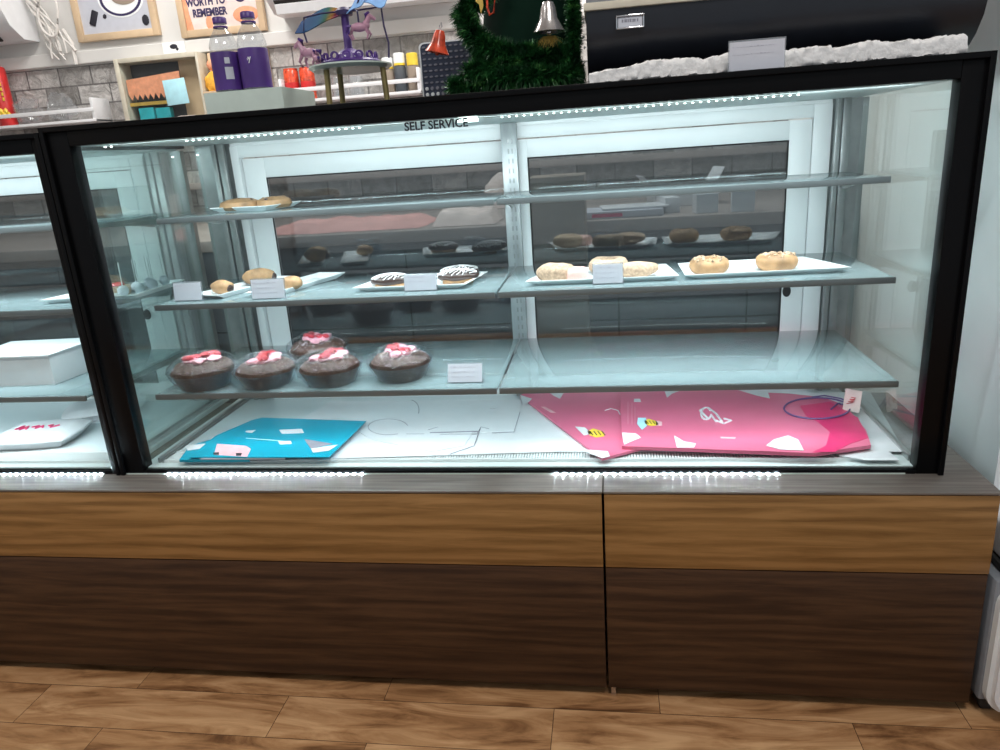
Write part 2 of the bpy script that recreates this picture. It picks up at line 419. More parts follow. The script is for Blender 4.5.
# ------------------------------------------------------------------ wooden counter base
ZL, ZS, ZB, YF = .509, .333, .025, -.0803
def counter(label, x0, x1, endgap=0):
    t = thing('wooden_counter', label, 'counter', ((x0+x1)/2, .2, 0))
    X0, X1 = x0-(x0+x1)/2, x1-(x0+x1)/2; Y = lambda y: y-.2
    MB().box(X0,X1-.004,Y(YF+.014),Y(.5),.07,ZL-.005).build('body', M['lowwood'], t, smooth=False)
    MB().box(X0,X1,Y(YF-.003),Y(.5),ZL-.005,ZL,.001).build('ledge', M['ledge'], t)
    MB().box(X0+.001,X1-.002,Y(YF-.002),Y(YF+.014),ZS,ZL-.007,.0015).build('upper_panel', M['uppwood'], t)
    MB().box(X0+.001,X1-.002,Y(YF),Y(YF+.014),ZB,ZS-.0025,.0015).build('lower_panel', M['lowwood'], t)
    MB().box(X0+.01,X1-.03,Y(YF+.05),Y(.45),0.0,.07).build('plinth', M['rubber'], t, smooth=False)
    return t
counter('long wooden counter base on the left, running out of the picture', -1.85, 1.1277)
cr = counter('shorter wooden counter base on the right, ending beside the white wall', 1.1297, 1.8725)
MB().box(-.365,-.355,-.273,-.263,0,.045).build('adjustable_foot', M['steel'], cr)

# ------------------------------------------------------------------ glass display case
GAPS = ((-.1,.115),(.60,1.02),(1.50,1.8))
def led_strip(parent, x0, x1, y, z, step=.0165, dot=.0035, vert=False, gaps=()):
    """a tape with its row of diodes; diodes are one mesh, a repeat pattern on the tape"""
    st = MB().box(x0, x1, y-.003, y+.003, z, z+.0015).build('led_strip', M['pcb'], parent, smooth=False) if not vert else \
         MB().box(x0, x1, y, y+.0012, z-.0011, z+.0016).build('led_strip', M['pcb'], parent, smooth=False)
    mb = MB(); x = x0+step/2
    while x < x1:
        if not any(a < x < b for a, b in gaps):
            if vert: mb.box(x-dot/2, x+dot/2, y-.0012, y, z-.0008, z+.0014)
            else: mb.box(x-dot/2, x+dot/2, y-.002, y+.002, z-.0015, z)
        x += step
    o = mb.build('diodes', M['ledb' if vert else 'led'], st, smooth=False); o['kind'] = 'stuff'
    return st
def area(parent, name, loc, sx, sy, power, col=(.86,.965,1.0), rot=(0,0,0), spread=PI):
    l = bpy.data.lights.new(name, 'AREA'); l.shape = 'RECTANGLE'; l.size = sx; l.size_y = sy; l.energy = power; l.color = col; l.spread = spread
    o = bpy.data.objects.new(name, l); link(o); o.location = loc; o.rotation_euler = rot
    if parent: o.parent = parent
    return o
SH = [(.185, 1.078), (.110, .886), (.045, .688)]      # shelf front edge y, z
YB = .476
def case(label, x0, W, pl, pr, zt, g):
    """x0: left outer edge, W: width, pl/pr: left/right post width, zt: top"""
    t = thing('glass_display_case', label, 'display case', (x0, 0, ZL)); dz = -ZL
    zb = ZL+.009; gt = zt-.040
    f = MB()
    f.box(0,pl,0,.035,ZL+dz,zt+dz,.002).box(W-pr,W,0,.035,ZL+dz,zt+dz,.002)
    f.box(pl,W-pr,0,.035,gt+dz,zt+dz,.002).box(pl,W-pr,0,.014,ZL+dz,zb+dz,.001)
    # raised outer lip all around
    f.box(0,.010,-.008,0,ZL+dz,zt+dz,.001).box(W-.010,W,-.008,0,ZL+dz,zt+dz,.001).box(.010,W-.010,-.008,0,zt-.010+dz,zt+dz,.001)
    f.build('front_frame', M['black'], t)
    MB().box(pl,W-pr,.010,.014,zb+dz,gt+dz).build('front_glass', M['front_glass'], t, smooth=False)
    for x in (pl-.008, W-pr+.002):
        MB().box(x,x+.005,.036,.50,ZL+.02+dz,gt+dz).build('side_glass', M['side_glass'], t, smooth=False)
    MB().box(0,W,.036,.53,gt+.005+dz,zt+dz,.002).build('top_panel', M['blackflat'], t)
    MB().box(pl-.002,W-pr,.036,.53,gt+dz,gt+.005+dz).build('top_lining', M['lining'], t, smooth=False)
    # deck with raised centre tray and pale ribs shaped to imitate LED reflections
    MB().box(pl-.02,W-pr+.02,.016,.53,ZL+dz,.520+dz).build('deck', M['lining'], t, smooth=False)
    MB().box(pl+.03,W-pr-.005,.10,.485,.520+dz,.526+dz,.002).build('deck_tray', M['white_tray'], t)
    gr = MB(); x = pl+.03
    while x < W-pr-.04:
        gr.box(x,x+.0032,.045,.092,.520+dz,.5255+dz); x += .0062
    gr.box(pl+.028,W-pr-.03,.040,.044,.520+dz,.527+dz).box(pl+.028,W-pr-.03,.092,.097,.520+dz,.527+dz)
    gr.build('led_streak_ribs', M['white_alu'], t)
    for x in (pl+.012, W-pr-.002):
        MB().box(x,x+.006,.04,.50,.520+dz,.534+dz,.001).box(x+.010,x+.013,.04,.50,.520+dz,.528+dz).build('side_rail', M['alu'], t)
    # rear uprights
    xc = W*.5056
    for x in (pl+.045, W-pr-.062):
        MB().box(x,x+.012,YB,.492,.520+dz,gt+dz,.001).box(x+.016,x+.034,YB+.004,.492,.520+dz,gt+dz,.001).build('rear_upright', M['alu_dark'], t)
    u = MB(); u.box(xc-.022,xc+.018,YB-.004,.494,.520+dz,gt+dz,.003)
    u.build('centre_upright', M['alu_mid'], t)
    sl = MB(); z = .55
    while z < gt-.03:
        sl.box(xc-.006,xc-.002,YB-.0052,YB-.0042,z+dz,z+.012+dz).box(xc+.004,xc+.008,YB-.0052,YB-.0042,z+dz,z+.012+dz); z += .024
    sl.build('slots', M['alu_dark'], t, smooth=False)
    # rear outer frame and sliding doors
    xl, xr = W*.080, W*.937; zd = 1.240 if zt > 1.285 else zt-.049
    fr = MB(); fr.box(xl,xl+.022,.500,.530,.520+dz,zd+dz,.001).box(xr-.042,xr,.500,.530,.520+dz,zd+dz,.001)
    fr.box(xl,xr,.505,.530,zd+dz,gt+dz,.001).box(xl+.022,xr-.042,.500,.530,zd-.030+dz,zd+dz,.001).box(xl+.022,xr-.042,.500,.530,.520+dz,.535+dz,.001)
    fr.build('rear_frame', M['white_alu'], t)
    MB().box(pl-.02,xl,.512,.53,.520+dz,gt+dz).build('rear_corner_panel', M['alu_dark'], t, smooth=False)
    MB().box(xr,W-pr+.02,.512,.53,.520+dz,gt+dz).build('rear_corner_panel', M['alu_dark'], t, smooth=False)
    for k, (a, b, s0, s1, y, th) in enumerate(((xl+.024, xc+.010, .062, .032, .515, .052), (xc+.010, xr-.044, .030, .052, .502, .045))):
        d = MB(); zh = zd-.033 if k == 0 else zd-.033
        d.box(a,a+s0,y,y+.012,.536+dz,zh+dz,.001).box(b-s1,b,y,y+.012,.536+dz,zh+dz,.001)
        d.box(a+s0,b-s1,y,y+.012,zh-th+dz,zh+dz,.001).box(a+s0,b-s1,y,y+.012,.536+dz,.575+dz,.001)
        dd = d.build('sliding_door', M['white_alu'], t)
        MB().box(a+s0,b-s1,y+.004,y+.008,.575+dz,zh-th+dz).build('door_glass', M['door_glass'], dd, smooth=False)
        gk = MB(); q = .0035
        gk.box(a+s0,a+s0+q,y-.001,y,.575+dz,zh-th+dz).box(b-s1-q,b-s1,y-.001,y,.575+dz,zh-th+dz).box(a+s0,b-s1,y-.001,y,zh-th-q+dz,zh-th+dz)
        gk.build('gasket', M['blackflat'], dd, smooth=False)
        if k == 1:
            MB().lathe([(0,0),(.010,0),(.010,.006),(0,.006)], 14, rot=Matrix.Rotation(R(90),3,'X'), c=(b-s1+.012,y,.790+dz), sy=1.5).build('door_lock', M['blackflat'], dd)
    # shelves
    x_l, x_r = W*.054, W*.9556
    for i, (yf, z) in enumerate(SH):
        for k, (a, b) in enumerate(((x_l, xc-.004), (xc+.0, x_r))):
            s = MB().box(a,b-.002,yf+.002,YB-.004,z-.003+dz,z+.003+dz,.0008).build('glass_shelf', M['shelf_glass'], t)
            e = MB().box(a,b-.002,yf-.004,yf+.002,z-.0085+dz,z+.0045+dz,.001)
            e.build('edge_trim', M['edge'], s)
            led_strip(s, a+.02, b-.02, yf+.007, z-.0055+dz, .0165, .003)
            area(s, 'shelf_light', ((a+b)/2, yf+.016, z-.009+dz), (b-a)*.9, .008, (1.15 if i < 2 else .75)*g, rot=(R(28),0,0), spread=R(150))
        for x in (x_l+.006, xc-.003, x_r-.012):
            prof = [(YB, z-.004), (yf+.03, z-.004), (yf+.03, z-.010), (YB-.10, z-.022), (YB-.03, z-.034), (YB, z-.034)]
            MB().prism([(a, b+dz) for a, b in prof], x, x+.004, axis=0).build('shelf_bracket', M['alu'], t, smooth=False)
    # LED strips at the top front and along the bottom of the front glass
    led_strip(t, pl+.03, W-pr-.25, .060, gt-.003+dz, .0145, .003, gaps=((.12,.27),(.66,.94)))
    area(t, 'canopy_light', (W/2, .062, gt-.006+dz), W*.9, .012, 4.7*g, rot=(R(40),0,0))
    MB().box(.862,.902,.056,.064,gt-.008+dz,gt-.002+dz,.001).build('glare_box', M['led'], t)  # glowing box added to stand for a glare spot, not a real lamp
    led_strip(t, .005, W-pr-.02, -.0012, ZL+.0012+dz, .0175, .004, vert=True, gaps=GAPS if x0 == 0 else ())
    return t
main = case('large lit glass display case above the wooden counter, black frame', 0, 1.8, .057, .049, 1.289, 1)
text('sign_lettering', 'SELF SERVICE', .0215, M['inkblack'], main, at(436,125,1,.0085)-Vector((0,0,ZL)), bold=.0005)
side = case('glass display case cut off by the left picture edge', -1.802, 1.800, .05, .026, 1.280, 1)

# ------------------------------------------------------------------ food
def plate(name, label, pts, z, group=None, h=.012, rim=.010):
    """shallow rectangular serving plate from its four corners"""
    c = sum((Vector(p[:2]) for p in pts), Vector((0,0)))/len(pts)
    q = [Vector(p[:2])-c for p in pts]
    mb = MB(); b = bmesh.new()
    def ring(s, zz): return [b.verts.new((p.x*s, p.y*s, zz)) for p in q]
    r = [ring(.80,0), ring(.97,h), ring(1,h), ring(1,h-.0015) , ring(.83,.0)]
    i0 = ring(.78,.0022); i1 = ring(.955,h)
    n = len(q)
    def strip(A,B):
        for i in range(n): b.faces.new((A[i],A[(i+1)%n],B[(i+1)%n],B[i]))
    b.faces.new(i0); strip(i0,i1); strip(i1,r[2]); strip(r[2],r[3]); strip(r[3],r[0]); b.faces.new(r[0])
    for v in r[1]+r[4]: b.verts.remove(v)
    bmesh.ops.recalc_face_normals(b, faces=b.faces[:]); mb._add(b)
    o = mb.build(name, M['plate'], loc=(c.x, c.y, z), ang=20); tag(o, label, 'plate', group); return o
S1, S2, S3, SD = SH[0][1]+.0035, SH[1][1]+.0035, SH[2][1]+.0035, .5265
def quad(us, z): return [at(u,v,2,z) for u,v in us]
def rectp(x0,x1,y0,y1): return [(x0,y0),(x1,y0),(x1,y1),(x0,y1)]
plate('serving_plate', 'narrow white plate under two filled buns, left end of middle shelf', [(.155,.17),(.235,.15),(.31,.40),(.235,.42)], S2)
plate('serving_plate', 'long narrow white plate with one bun, second from left on middle shelf', [(.295,.17),(.375,.15),(.455,.42),(.375,.44)], S2)
plate('serving_plate', 'white plate under the two striped chocolate pastries', [(.56,.175),(.83,.165),(.855,.33),(.60,.34)], S2)
plate('serving_plate', 'white plate on the middle shelf under the left sugared doughnuts', [(.965,.165),(1.30,.165),(1.285,.33),(1.01,.33)], S2)
plate('serving_plate', 'long white plate on the right middle shelf under the two crumb doughnuts', [(1.312,.165),(1.655,.18),(1.60,.35),(1.312,.33)], S2)
plate('serving_plate', 'white plate with cookies on the left top shelf', [(.17,.30),(.34,.26),(.37,.40),(.20,.42)], S1)

def doughnut(name, label, loc, r, h, mat, cat='doughnut', group=None, hole=.3, sd=1, crumbs=0, squash=.85):
    t = thing(name, label, cat, loc, sd*.7, group)
    prof = [(r*hole*.6, h*.45)]
    for k in range(15):
        a = PI*.97-k/14*2*PI*.94
        prof.append((r*.60+(r*.40)*math.cos(a), h*.5+h*.5*math.sin(a)))
    prof.append((r*hole*.6, h*.40))
    def fn(c):
        k = 1+.07*noise.noise(Vector((c.x,c.y,c.z))*40+Vector((sd,0,0)))
        return Vector((c.x*k, c.y*k, max(0, c.z*k)))
    MB().lathe(prof, 28, fn=fn).build('dough', M[mat], t)
    if crumbs:
        rnd = random.Random(sd); mb = MB()
        for _ in range(crumbs):
            a = rnd.uniform(0,2*PI); q = rnd.uniform(.4,.85)*r
            zz = h*.5+h*.5*math.sqrt(max(0,1-((q-r*.6)/(r*.4))**2))
            mb.ball((q*math.cos(a), q*math.sin(a), zz), rnd.uniform(.0025,.0045), 1, jit=.5, sd=_)
        mb.build('crumb_topping', M['sugar'], t)
    return t
zP = S2+.0025
def D(u,v,z,dy=0): p = at(u,v,2,z); p.y += dy; return p
doughnut('doughnut', 'pale sugared doughnut at the left end of the right plate row', (1.030,.225,zP), .044, .036, 'sugar', group=None, sd=1)
doughnut('doughnut', 'small pink-iced doughnut leaning out beside the price card', (1.078,.205,zP), .026, .030, 'icing_pink', sd=2, hole=.2)
doughnut('doughnut', 'pale doughnut showing above the price card from behind', (1.150,.285,zP), .046, .036, 'sugar', sd=3)
o = MB().ball((0,0,.0172), .05, 3, (1,.56,.36), jit=.12, sd=4).build('sugared_roll', M['sugar'], loc=(1.212,.222,zP)); tag(o, 'oblong sugared roll just right of the price card', 'pastry')
doughnut('doughnut', 'crumb-topped doughnut in the middle of the long right plate', (1.372,.235,zP), .043, .034, 'dough', sd=5, crumbs=40)
doughnut('doughnut', 'crumb-topped doughnut nearest the right end of the middle shelf', (1.518,.242,zP), .045, .034, 'dough', sd=6, crumbs=45)
# filled buns, left
def bun(label, loc, rz, L=.05, tip=True, sd=0):
    t = thing('filled_bun', label, 'bun', loc, rz)
    MB().ball((0,0,.0175), .021, 3, (L/.021*.55,1.0,.83), jit=.10, sd=sd).build('dough', M['dough'], t)
    if tip: MB().ball((.5*L,-.004,.0155), .010, 2, (.7,1.0,.9), jit=.3, sd=sd).build('chocolate_filling', M['choc'], t)
    return t
bun('filled bun with dark chocolate tip at the front of the leftmost plate', (.215,.215,zP), -.3, .06, sd=1)
b2 = bun('golden filled bun at the back of the leftmost plate', (.258,.325,zP), .25, .078, sd=5); b2.scale = (1,1,1.25)
bun('plain golden bun on the second plate behind its price card', (.385,.235,zP), .1, .05, False, sd=9)
# cookies on the top shelf
zC = S1+.0025
def cookie(label, loc, r, sd):
    t = thing('chocolate_chip_cookie', label, 'cookie', loc, sd)
    MB().lathe([(0,0),(r*.85,0),(r,.008),(r*.93,.019),(r*.6,.026),(0,.028)], 24, fn=lambda c: c*(1+.06*noise.noise(c*45+Vector((sd,0,0))))).build('dough', M['dough'], t)
    rnd = random.Random(sd*10); mb = MB()
    for k in range(6):
        a = rnd.uniform(0,2*PI); q = rnd.uniform(.2,.8)*r
        mb.ball((q*math.cos(a), q*math.sin(a), .027-.006*(q/r)), .0045, 1, (1,1,.8))
    mb.build('chocolate_chips', M['choc'], t); return t
cookie('thick cookie with a dark chip at the left of the top shelf', (.235,.335,zC), .050, 1.0)
cookie('paler thick cookie overlapping the plate edge to its right, top shelf', (.322,.345,zC), .044, 2.0)
# striped chocolate pastries
def eclair(label, loc, rz, sd):
    t = thing('striped_chocolate_pastry', label, 'pastry', loc, rz)
    MB().ball((0,0,.015), .05, 3, (1,.55,.30), jit=.08, sd=sd).build('glazed_body', M['choc'], t)
    MB().box(-.036,.036,-.022,.022,0,.009,.003).build('pastry_base', M['dough'], t)
    mb = MB()
    for k in range(11):
        x = -.040+k*.008; pts = []
        for j in range(9):
            y = -.026+j*.0065; xx = x+.006*math.sin(j*1.3+k)+.3*y
            s = 1-(xx/.051)**2-(y/.0285)**2
            if s > .03: pts.append((xx, y, .0155+.0158*math.sqrt(s)))
        if len(pts) > 2: mb.tube(pts, .0013, 5)
    mb.build('icing_stripes', M['stripe'], t); return t
eclair('chocolate pastry with white zigzag icing, left of the grey wrap', (.640,.225,zP), .05, 1)
eclair('chocolate pastry with white zigzag icing, right of the grey wrap', (.797,.250,zP), .1, 2)
eclair('chocolate pastry with white zigzag icing, furthest back on its plate', (.790,.305,zP), .2, 3)

# price cards in acrylic holders
def price_card(label, p0, w, h, lean=8, mat='acrylic', seed=1, rows=3, mat2='card'):
    t = thing('price_card', label, 'price card', p0)
    rot = Matrix.Rotation(R(-lean),3,'X')
    MB().box(-w/2,w/2,-.0012,.0012,0,h,rot=rot).box(-w/2,w/2,-.001,.028,0,.0018).build('acrylic_holder', M[mat], t, smooth=False)
    c = MB().box(-w/2+.002,w/2-.002,-.0022,-.0013,.002,h-.003,rot=rot).build('paper_insert', M[mat2], t, smooth=False)
    l = lines_mb(-w/2+.006, w/2-.02, -.0023, h*.78, rows, h*.24, seed=seed, h=.0007)
    for v in l.bm.verts: v.co = rot @ v.co
    l.build('handwriting', M['pencil'], t, smooth=False)
    return t
def pc(label, u, v, w, h, z, **k):
    p = at(u, v, 2, z); return price_card(label, p, w, h, **k)
pc('blank-looking price card at the far left of the middle shelf', 189, 301, .074, .046, S2, seed=1, rows=1)
pc('price card with faint writing between the two narrow plates', 269, 299, .084, .048, S2, seed=2)
pc('grey price card between the two striped chocolate pastries', 421, 291, .078, .040, S2, seed=3, rows=2)
pc('price card with faint grey writing among the sugared doughnuts', 608, 284, .068, .046, S2, seed=4)
pc('translucent price card lying on the left bottom shelf beside the wrapped cakes', 465, 383, .082, .046, S3, seed=5, lean=25)

# wrapped chocolate cakes
def cake(label, loc, rz, first=None, s=1):
    if first is not None: o = dup(first, loc, rz, label); o.scale = (s,s,s); return o
    t = thing('wrapped_chocolate_cake', label, 'cake', loc, rz, None)
    MB().lathe([(0,0),(.052,0),(.069,.034),(.071,.036),(.068,.034),(.0,.03)], 40).build('foil_cup', M['choc'], t)
    def fn(c):
        k = .004*noise.noise(c*55) if c.z > .03 else 0
        return c+Vector((0,0,k))
    MB().lathe([(0,.004),(.051,.004),(.067,.034),(.066,.043),(.055,.052),(.035,.058),(.015,.060),(0,.060)], 40, fn=fn).build('sponge', M['cocoa'], t)
    rnd = random.Random(3); mb = MB()
    for k in range(130):
        a = rnd.uniform(0,2*PI); q = rnd.uniform(.030,.066)
        zz = .060-.017*(q/.066)**2.4
        L = rnd.uniform(.003,.007); d = rnd.uniform(0,PI)
        c = Vector((q*math.cos(a), q*math.sin(a), zz+.001))
        mb.box(c.x-L/2,c.x+L/2,c.y-.0009,c.y+.0009,c.z-.0008,c.z+.0010, rot=Matrix.Rotation(d,3,'Z'), piv=c)
    o = mb.build('chocolate_shavings', M['shavings'], t, smooth=False); o['kind'] = 'stuff'
    mb = MB()
    for k, (x,y) in enumerate(((-.012,-.010),(.010,.012),(.022,-.004),(-.020,.006),(.004,-.018))):
        mb.ball((x*1.45,y*1.45,.062), .0165, 2, (1,.85,.42), jit=.35, sd=k)
    mb.build('pink_cream_rosette', M['cream'], t)
    mb = MB()
    for k, (x,y) in enumerate(((.006,.008),(.016,.014),(-.008,-.004),(-.016,-.014),(.024,.004))):
        mb.ball((x*1.3,y*1.3,.068), .0115, 2, (1.2,.8,.5), jit=.35, sd=k+7)
    mb.build('red_glaze', M['cherry'], t)
    def ff(c):
        n = noise.noise(c*28)*.003+noise.noise(c*80)*.0014
        rr = Vector((c.x,c.y,0)); 
        if rr.length > .01: rr.normalize()
        return c+rr*n+Vector((0,0,max(n,0) if c.z > .01 else 0))
    MB().lathe([(.052,.001),(.060,.006),(.072,.026),(.0775,.042),(.074,.052),(.060,.063),(.038,.073),(.015,.078),(0,.079)], 56, fn=ff).build('clear_wrap', M['film'], t)
    return t
ck = cake('wrapped round chocolate cake at the far left of the bottom shelf', (.186,.112,S3), .2)
ck.scale = (1.06,1.06,1.08)
cake('wrapped round chocolate cake, second from left in the front row', (.344,.114,S3), 1.3, ck, 1.0)
cake('wrapped round chocolate cake half hidden behind the front row', (.405,.290,S3), 2.2, ck, 1.03)
cake('wrapped round chocolate cake in front of the hidden one, third in the front row', (.501,.120,S3), .9, ck, 1.01)
cake('wrapped round chocolate cake nearest the price card, rightmost of five', (.664,.146,S3), 1.9, ck, 1.02)

# ------------------------------------------------------------------ boxes on the deck
def flat(name, label, cat, pts, z, th, mat, group=None, lift=None):
    c = sum((Vector(p[:2]) for p in pts), Vector((0,0)))/len(pts)
    t = thing(name, label, cat, (c.x,c.y,z), 0, group)
    MB().prism([(p[0]-c.x, p[1]-c.y) for p in pts], 0, th).build('board', M[mat], t, smooth=False)
    return t, c
def patch(t, c, name, pts, z, mat, th=.0005):
    return MB().prism([(p[0]-c.x, p[1]-c.y) for p in pts], z, z+th).build(name, M[mat], t, smooth=False)
def Q(l, z): return [(p.x, max(p.y, .022)) for p in (at(u,v,2,z) for u,v in l)]
zT = .5268
# white liner sheet + die-cut flattened carton
t, c = flat('liner_sheet', 'large white liner sheet covering the case deck', 'sheet', Q([(330,402),(520,400),(870,392),(905,452),(560,452),(232,462)], zT), zT, .0012, 'paper')
z = zT+.0014
t, c = flat('flattened_white_carton', 'white flattened die-cut carton between the cyan and pink boxes', 'box',
    Q([(352,404),(420,402),(522,400),(516,431),(482,433),(474,431),(464,446),(432,452),(372,440),(352,428)], z), z, .0015, 'paper')
patch(t, c, 'fold_line', Q([(430,433),(478,431.5),(478,432.3),(430,433.8)], z), .0016, 'inkgrey')
mb = MB()
def arc(cu,cv,ru,rv,a0,a1,n=14): return [(cu+ru*math.cos(a0+(a1-a0)*i/n), cv+rv*math.sin(a0+(a1-a0)*i/n)) for i in range(n+1)]
for pl_ in (arc(388,427,20,8,R(60),R(350)), [(406,434),(424,434)], [(428,430),(438,427)], [(440,434.5),(477,434)], [(477,434),(481,427),(489,429)], [(492,433),(514,432),(520,412)], [(481,427),(474,446),(450,454)], arc(410,410,9,10,R(-80),R(20)), [(490,409),(498,408)]):
    mb.tube([Vector((*[a-b for a,b in zip(at(u,v,2,z+.0016)[:2], c)], .0018)) for u,v in pl_], .0009, 5)
mb.build('cut_slots', M['inkgrey'], t)
# cyan cake boxes
z = zT+.003
t, c = flat('flattened_cyan_box', 'cyan flattened cake box with a white patch, lying on top at deck left', 'box',
    Q([(252,420),(262,417.5),(366,421),(320,467),(262,459),(206,457),(178,466),(215,436)], z+.012), z+.010, .002, 'cyan')
zz = .0021
patch(t, c, 'pink_print_patch', Q([(217,444),(246,446),(251,449),(247,457),(214,455)], z+.012), zz, 'pinkpale')
patch(t, c, 'white_print_patch', Q([(279,430),(302,429),(304,433),(282,434)], z+.012), zz, 'paper')
patch(t, c, 'white_print_patch', Q([(246,431),(256,430),(252,433),(245,432)], z+.012), zz, 'paper')
patch(t, c, 'white_print_patch', Q([(278,441),(291,441),(292,444),(280,444.5)], z+.012), zz, 'paper')
patch(t, c, 'black_print_mark', Q([(213,453),(219,452.5),(219,455),(214,455)], z+.012), zz+.0006, 'inkblack')
patch(t, c, 'black_print_mark', Q([(236,453.5),(242,453.5),(241,456),(236,456)], z+.012), zz+.0006, 'inkblack')
patch(t, c, 'dark_cut_notch', Q([(304,439),(333,444),(311,449)], z+.012), zz, 'inkgrey')
patch(t, c, 'white_flap', Q([(311,449),(338,445),(329,451),(313,453)], z+.012), zz+.0006, 'paper')
patch(t, c, 'fold_line', Q([(246,438),(286,441),(286,441.6),(246,438.6)], z+.012), zz, 'cyanlite')
t, c = flat('flattened_cyan_box', 'cyan flattened box underneath, poking out at the far left of the deck', 'box',
    Q([(224,438),(236,436),(250,462),(236,467.5),(172,468),(190,448)], z), z, .006, 'cyan')
patch(t, c, 'white_print_patch', Q([(186,448),(206,446),(202,451),(188,453)], z), .0063, 'paper')
t, c = flat('cardboard_sheet', 'pale cardboard sheet edge showing below the cyan boxes', 'cardboard', Q([(198,460),(286,461),(280,467.5),(196,466.5)], z), z+.0062, .003, 'card')
# pink boards
def bee(t, c, u, v, s, z, hz):
    """small yellow emblem with black dashes on the boards"""
    patch(t, c, 'yellow_emblem', Q([(u+s*a, v+s*b) for a,b in ((-9,-2),(-3,-5),(4,-3),(9,0),(8,3),(0,4),(-6,2))], z), hz, 'yellow')
    mb = MB()
    for k in range(4):
        a = Q([(u+s*(-6+4*k), v+s*(-2)), (u+s*(-3+4*k), v+s*(1.8))], z)
        mb.tube([Vector((p[0]-c.x, p[1]-c.y, hz+.0007)) for p in a], .0011*s, 5)
    mb.build('black_lettering', M['inkblack'], t)
def blob(l, z): return Q(l, z)
z = zT+.0030
t, c = flat('pink_cake_board', 'pink flattened cake box set askew, left of the larger pink one', 'box',
    Q([(520,397),(530,393),(640,391),(650,448),(602,466)], z), z, .006, 'pinkprint')
h = .0062
patch(t, c, 'white_swirl', Q([(548,394),(564,395),(560,401),(554,398)], z), h, 'paper')
patch(t, c, 'white_swirl', Q([(520,397),(532,401),(528,405),(524,407)], z), h, 'paper')
patch(t, c, 'white_swirl', Q([(580,452),(608,454),(610,459),(602,465.5)], z), h, 'paper')
patch(t, c, 'text_strip', Q([(541,409),(545,409),(556,415),(551,415)], z), h, 'pinkpale')
patch(t, c, 'white_figure', Q([(575,429),(585,430),(592,436),(584,438)], z), h, 'paper')
bee(t, c, 596, 436, 1.0, z, h)
mb = MB(); mb.tube([Vector((*[a-b for a,b in zip(at(u,v,2,z)[:2], c)], h+.0006)) for u,v in [(605,413),(611,411),(618,413),(620,417)]], .0012, 5); mb.build('white_swirl_line', M['paper'], t)
z2 = z+.0065
t, c = flat('pink_cake_board', 'large pink flattened cake box with white script in its centre', 'box',
    Q([(620,391),(760,388),(802,390),(845,405),(866,430),(871,445),(815,453),(622,446)], z2+.008), z2, .008, 'pinkprint')
h = .0083; zq = z2+.008
patch(t, c, 'hot_pink_swirl', Q([(800,406),(830,402),(858,418),(868,438),(850,444),(835,452),(812,452.5),(826,446),(830,432),(818,422),(806,416)], zq), h, 'hotpink')
patch(t, c, 'white_cloud', Q([(664,390),(682,390.5),(672,394),(667,398)], zq), h+.0006, 'paper')
patch(t, c, 'white_cloud', Q([(733,389),(800,390),(842,403),(818,397),(790,394),(768,393),(770,399),(757,396)], zq), h+.0006, 'paper')
patch(t, c, 'white_cloud', Q([(622,433),(636,434),(641,438),(624,445)], zq), h+.0006, 'paper')
patch(t, c, 'white_cloud', Q([(674,436),(684,442),(696,444),(694,448),(677,448)], zq), h+.0006, 'paper')
patch(t, c, 'white_cloud', Q([(766,446),(774,440),(788,436),(798,440),(804,451),(780,450)], zq), h+.0006, 'paper')
patch(t, c, 'text_strip', Q([(634,399),(640,399),(641,402),(634,402)], zq), h, 'paper')
patch(t, c, 'blue_print_patch', Q([(638,418),(646,418),(647,426),(642,430),(637,424)], zq), h, 'cyanlite')
bee(t, c, 651, 423, .8, zq, h)
patch(t, c, 'pink_emblem', Q([(656,421),(662,422),(662,426),(656,426)], zq), h, 'pinkpale')
mb = MB()
for l in ([(628,402),(628,424)], [(632,403),(632,424)], [(635,407),(635,424)]):
    mb.tube([Vector((*[a-b for a,b in zip(at(u,v,2,zq)[:2], c)], h+.0002)) for u,v in l], .0004, 4)
mb.build('fine_print', M['pinkpale'], t)
mb = MB()
for l in (arc(706,414,5,6,R(20),R(330)), [(708,408),(716,414),(722,422),(716,422),(711,415)], [(716,421),(724,424),(731,421),(724,419)], [(703,409),(700,411),(708,419)]):
    mb.tube([Vector((*[a-b for a,b in zip(at(u,v,2,zq)[:2], c)], h+.0006)) for u,v in l], .0028, 5)
mb.build('white_script', M['paper'], t)
patch(t, c, 'pale_mark', Q([(720,437),(736,437.5),(735,439),(721,438.5)], zq), h, 'pinkpale')
# white crumpled cut-out sheet at the right
z3 = zT+.0014
t, c = flat('white_cutout_sheet', 'white wavy-edged sheet sticking out right of the big pink box', 'sheet',
    Q([(800,389),(840,392),(850,405),(880,440),(905,462),(870,460),(840,452),(820,440)], z3+.01), z3+.0002, .0015, 'paper')
# purple cord ring
zc = zq+.0012
pts = [at(u,v,2,zc) for u,v in arc(817,409,33,10.5,0,2*PI*.97,40)]
cc = sum(pts, Vector())/len(pts); 
o = MB().tube([p-cc for p in pts]+[at(838,404,2,zc)-cc, at(831,410,2,zc)-cc], .0021, 6).build('purple_cord', M['cord_purple'], loc=(cc.x,cc.y,zc+.002)); tag(o, 'loop of purple cord lying on the pink box', 'cord')
o = MB().tube([Vector((0,0,0)), Vector((.03,.0,.004)), Vector((.06,-.03,.006)), Vector((.088,-.075,.0))], .0018, 6).build('purple_cord', M['cord_purple'], loc=at(812,399,2,zc)+Vector((0,.005,.003))); tag(o, 'short stray purple cord behind the loop on the pink box', 'cord')
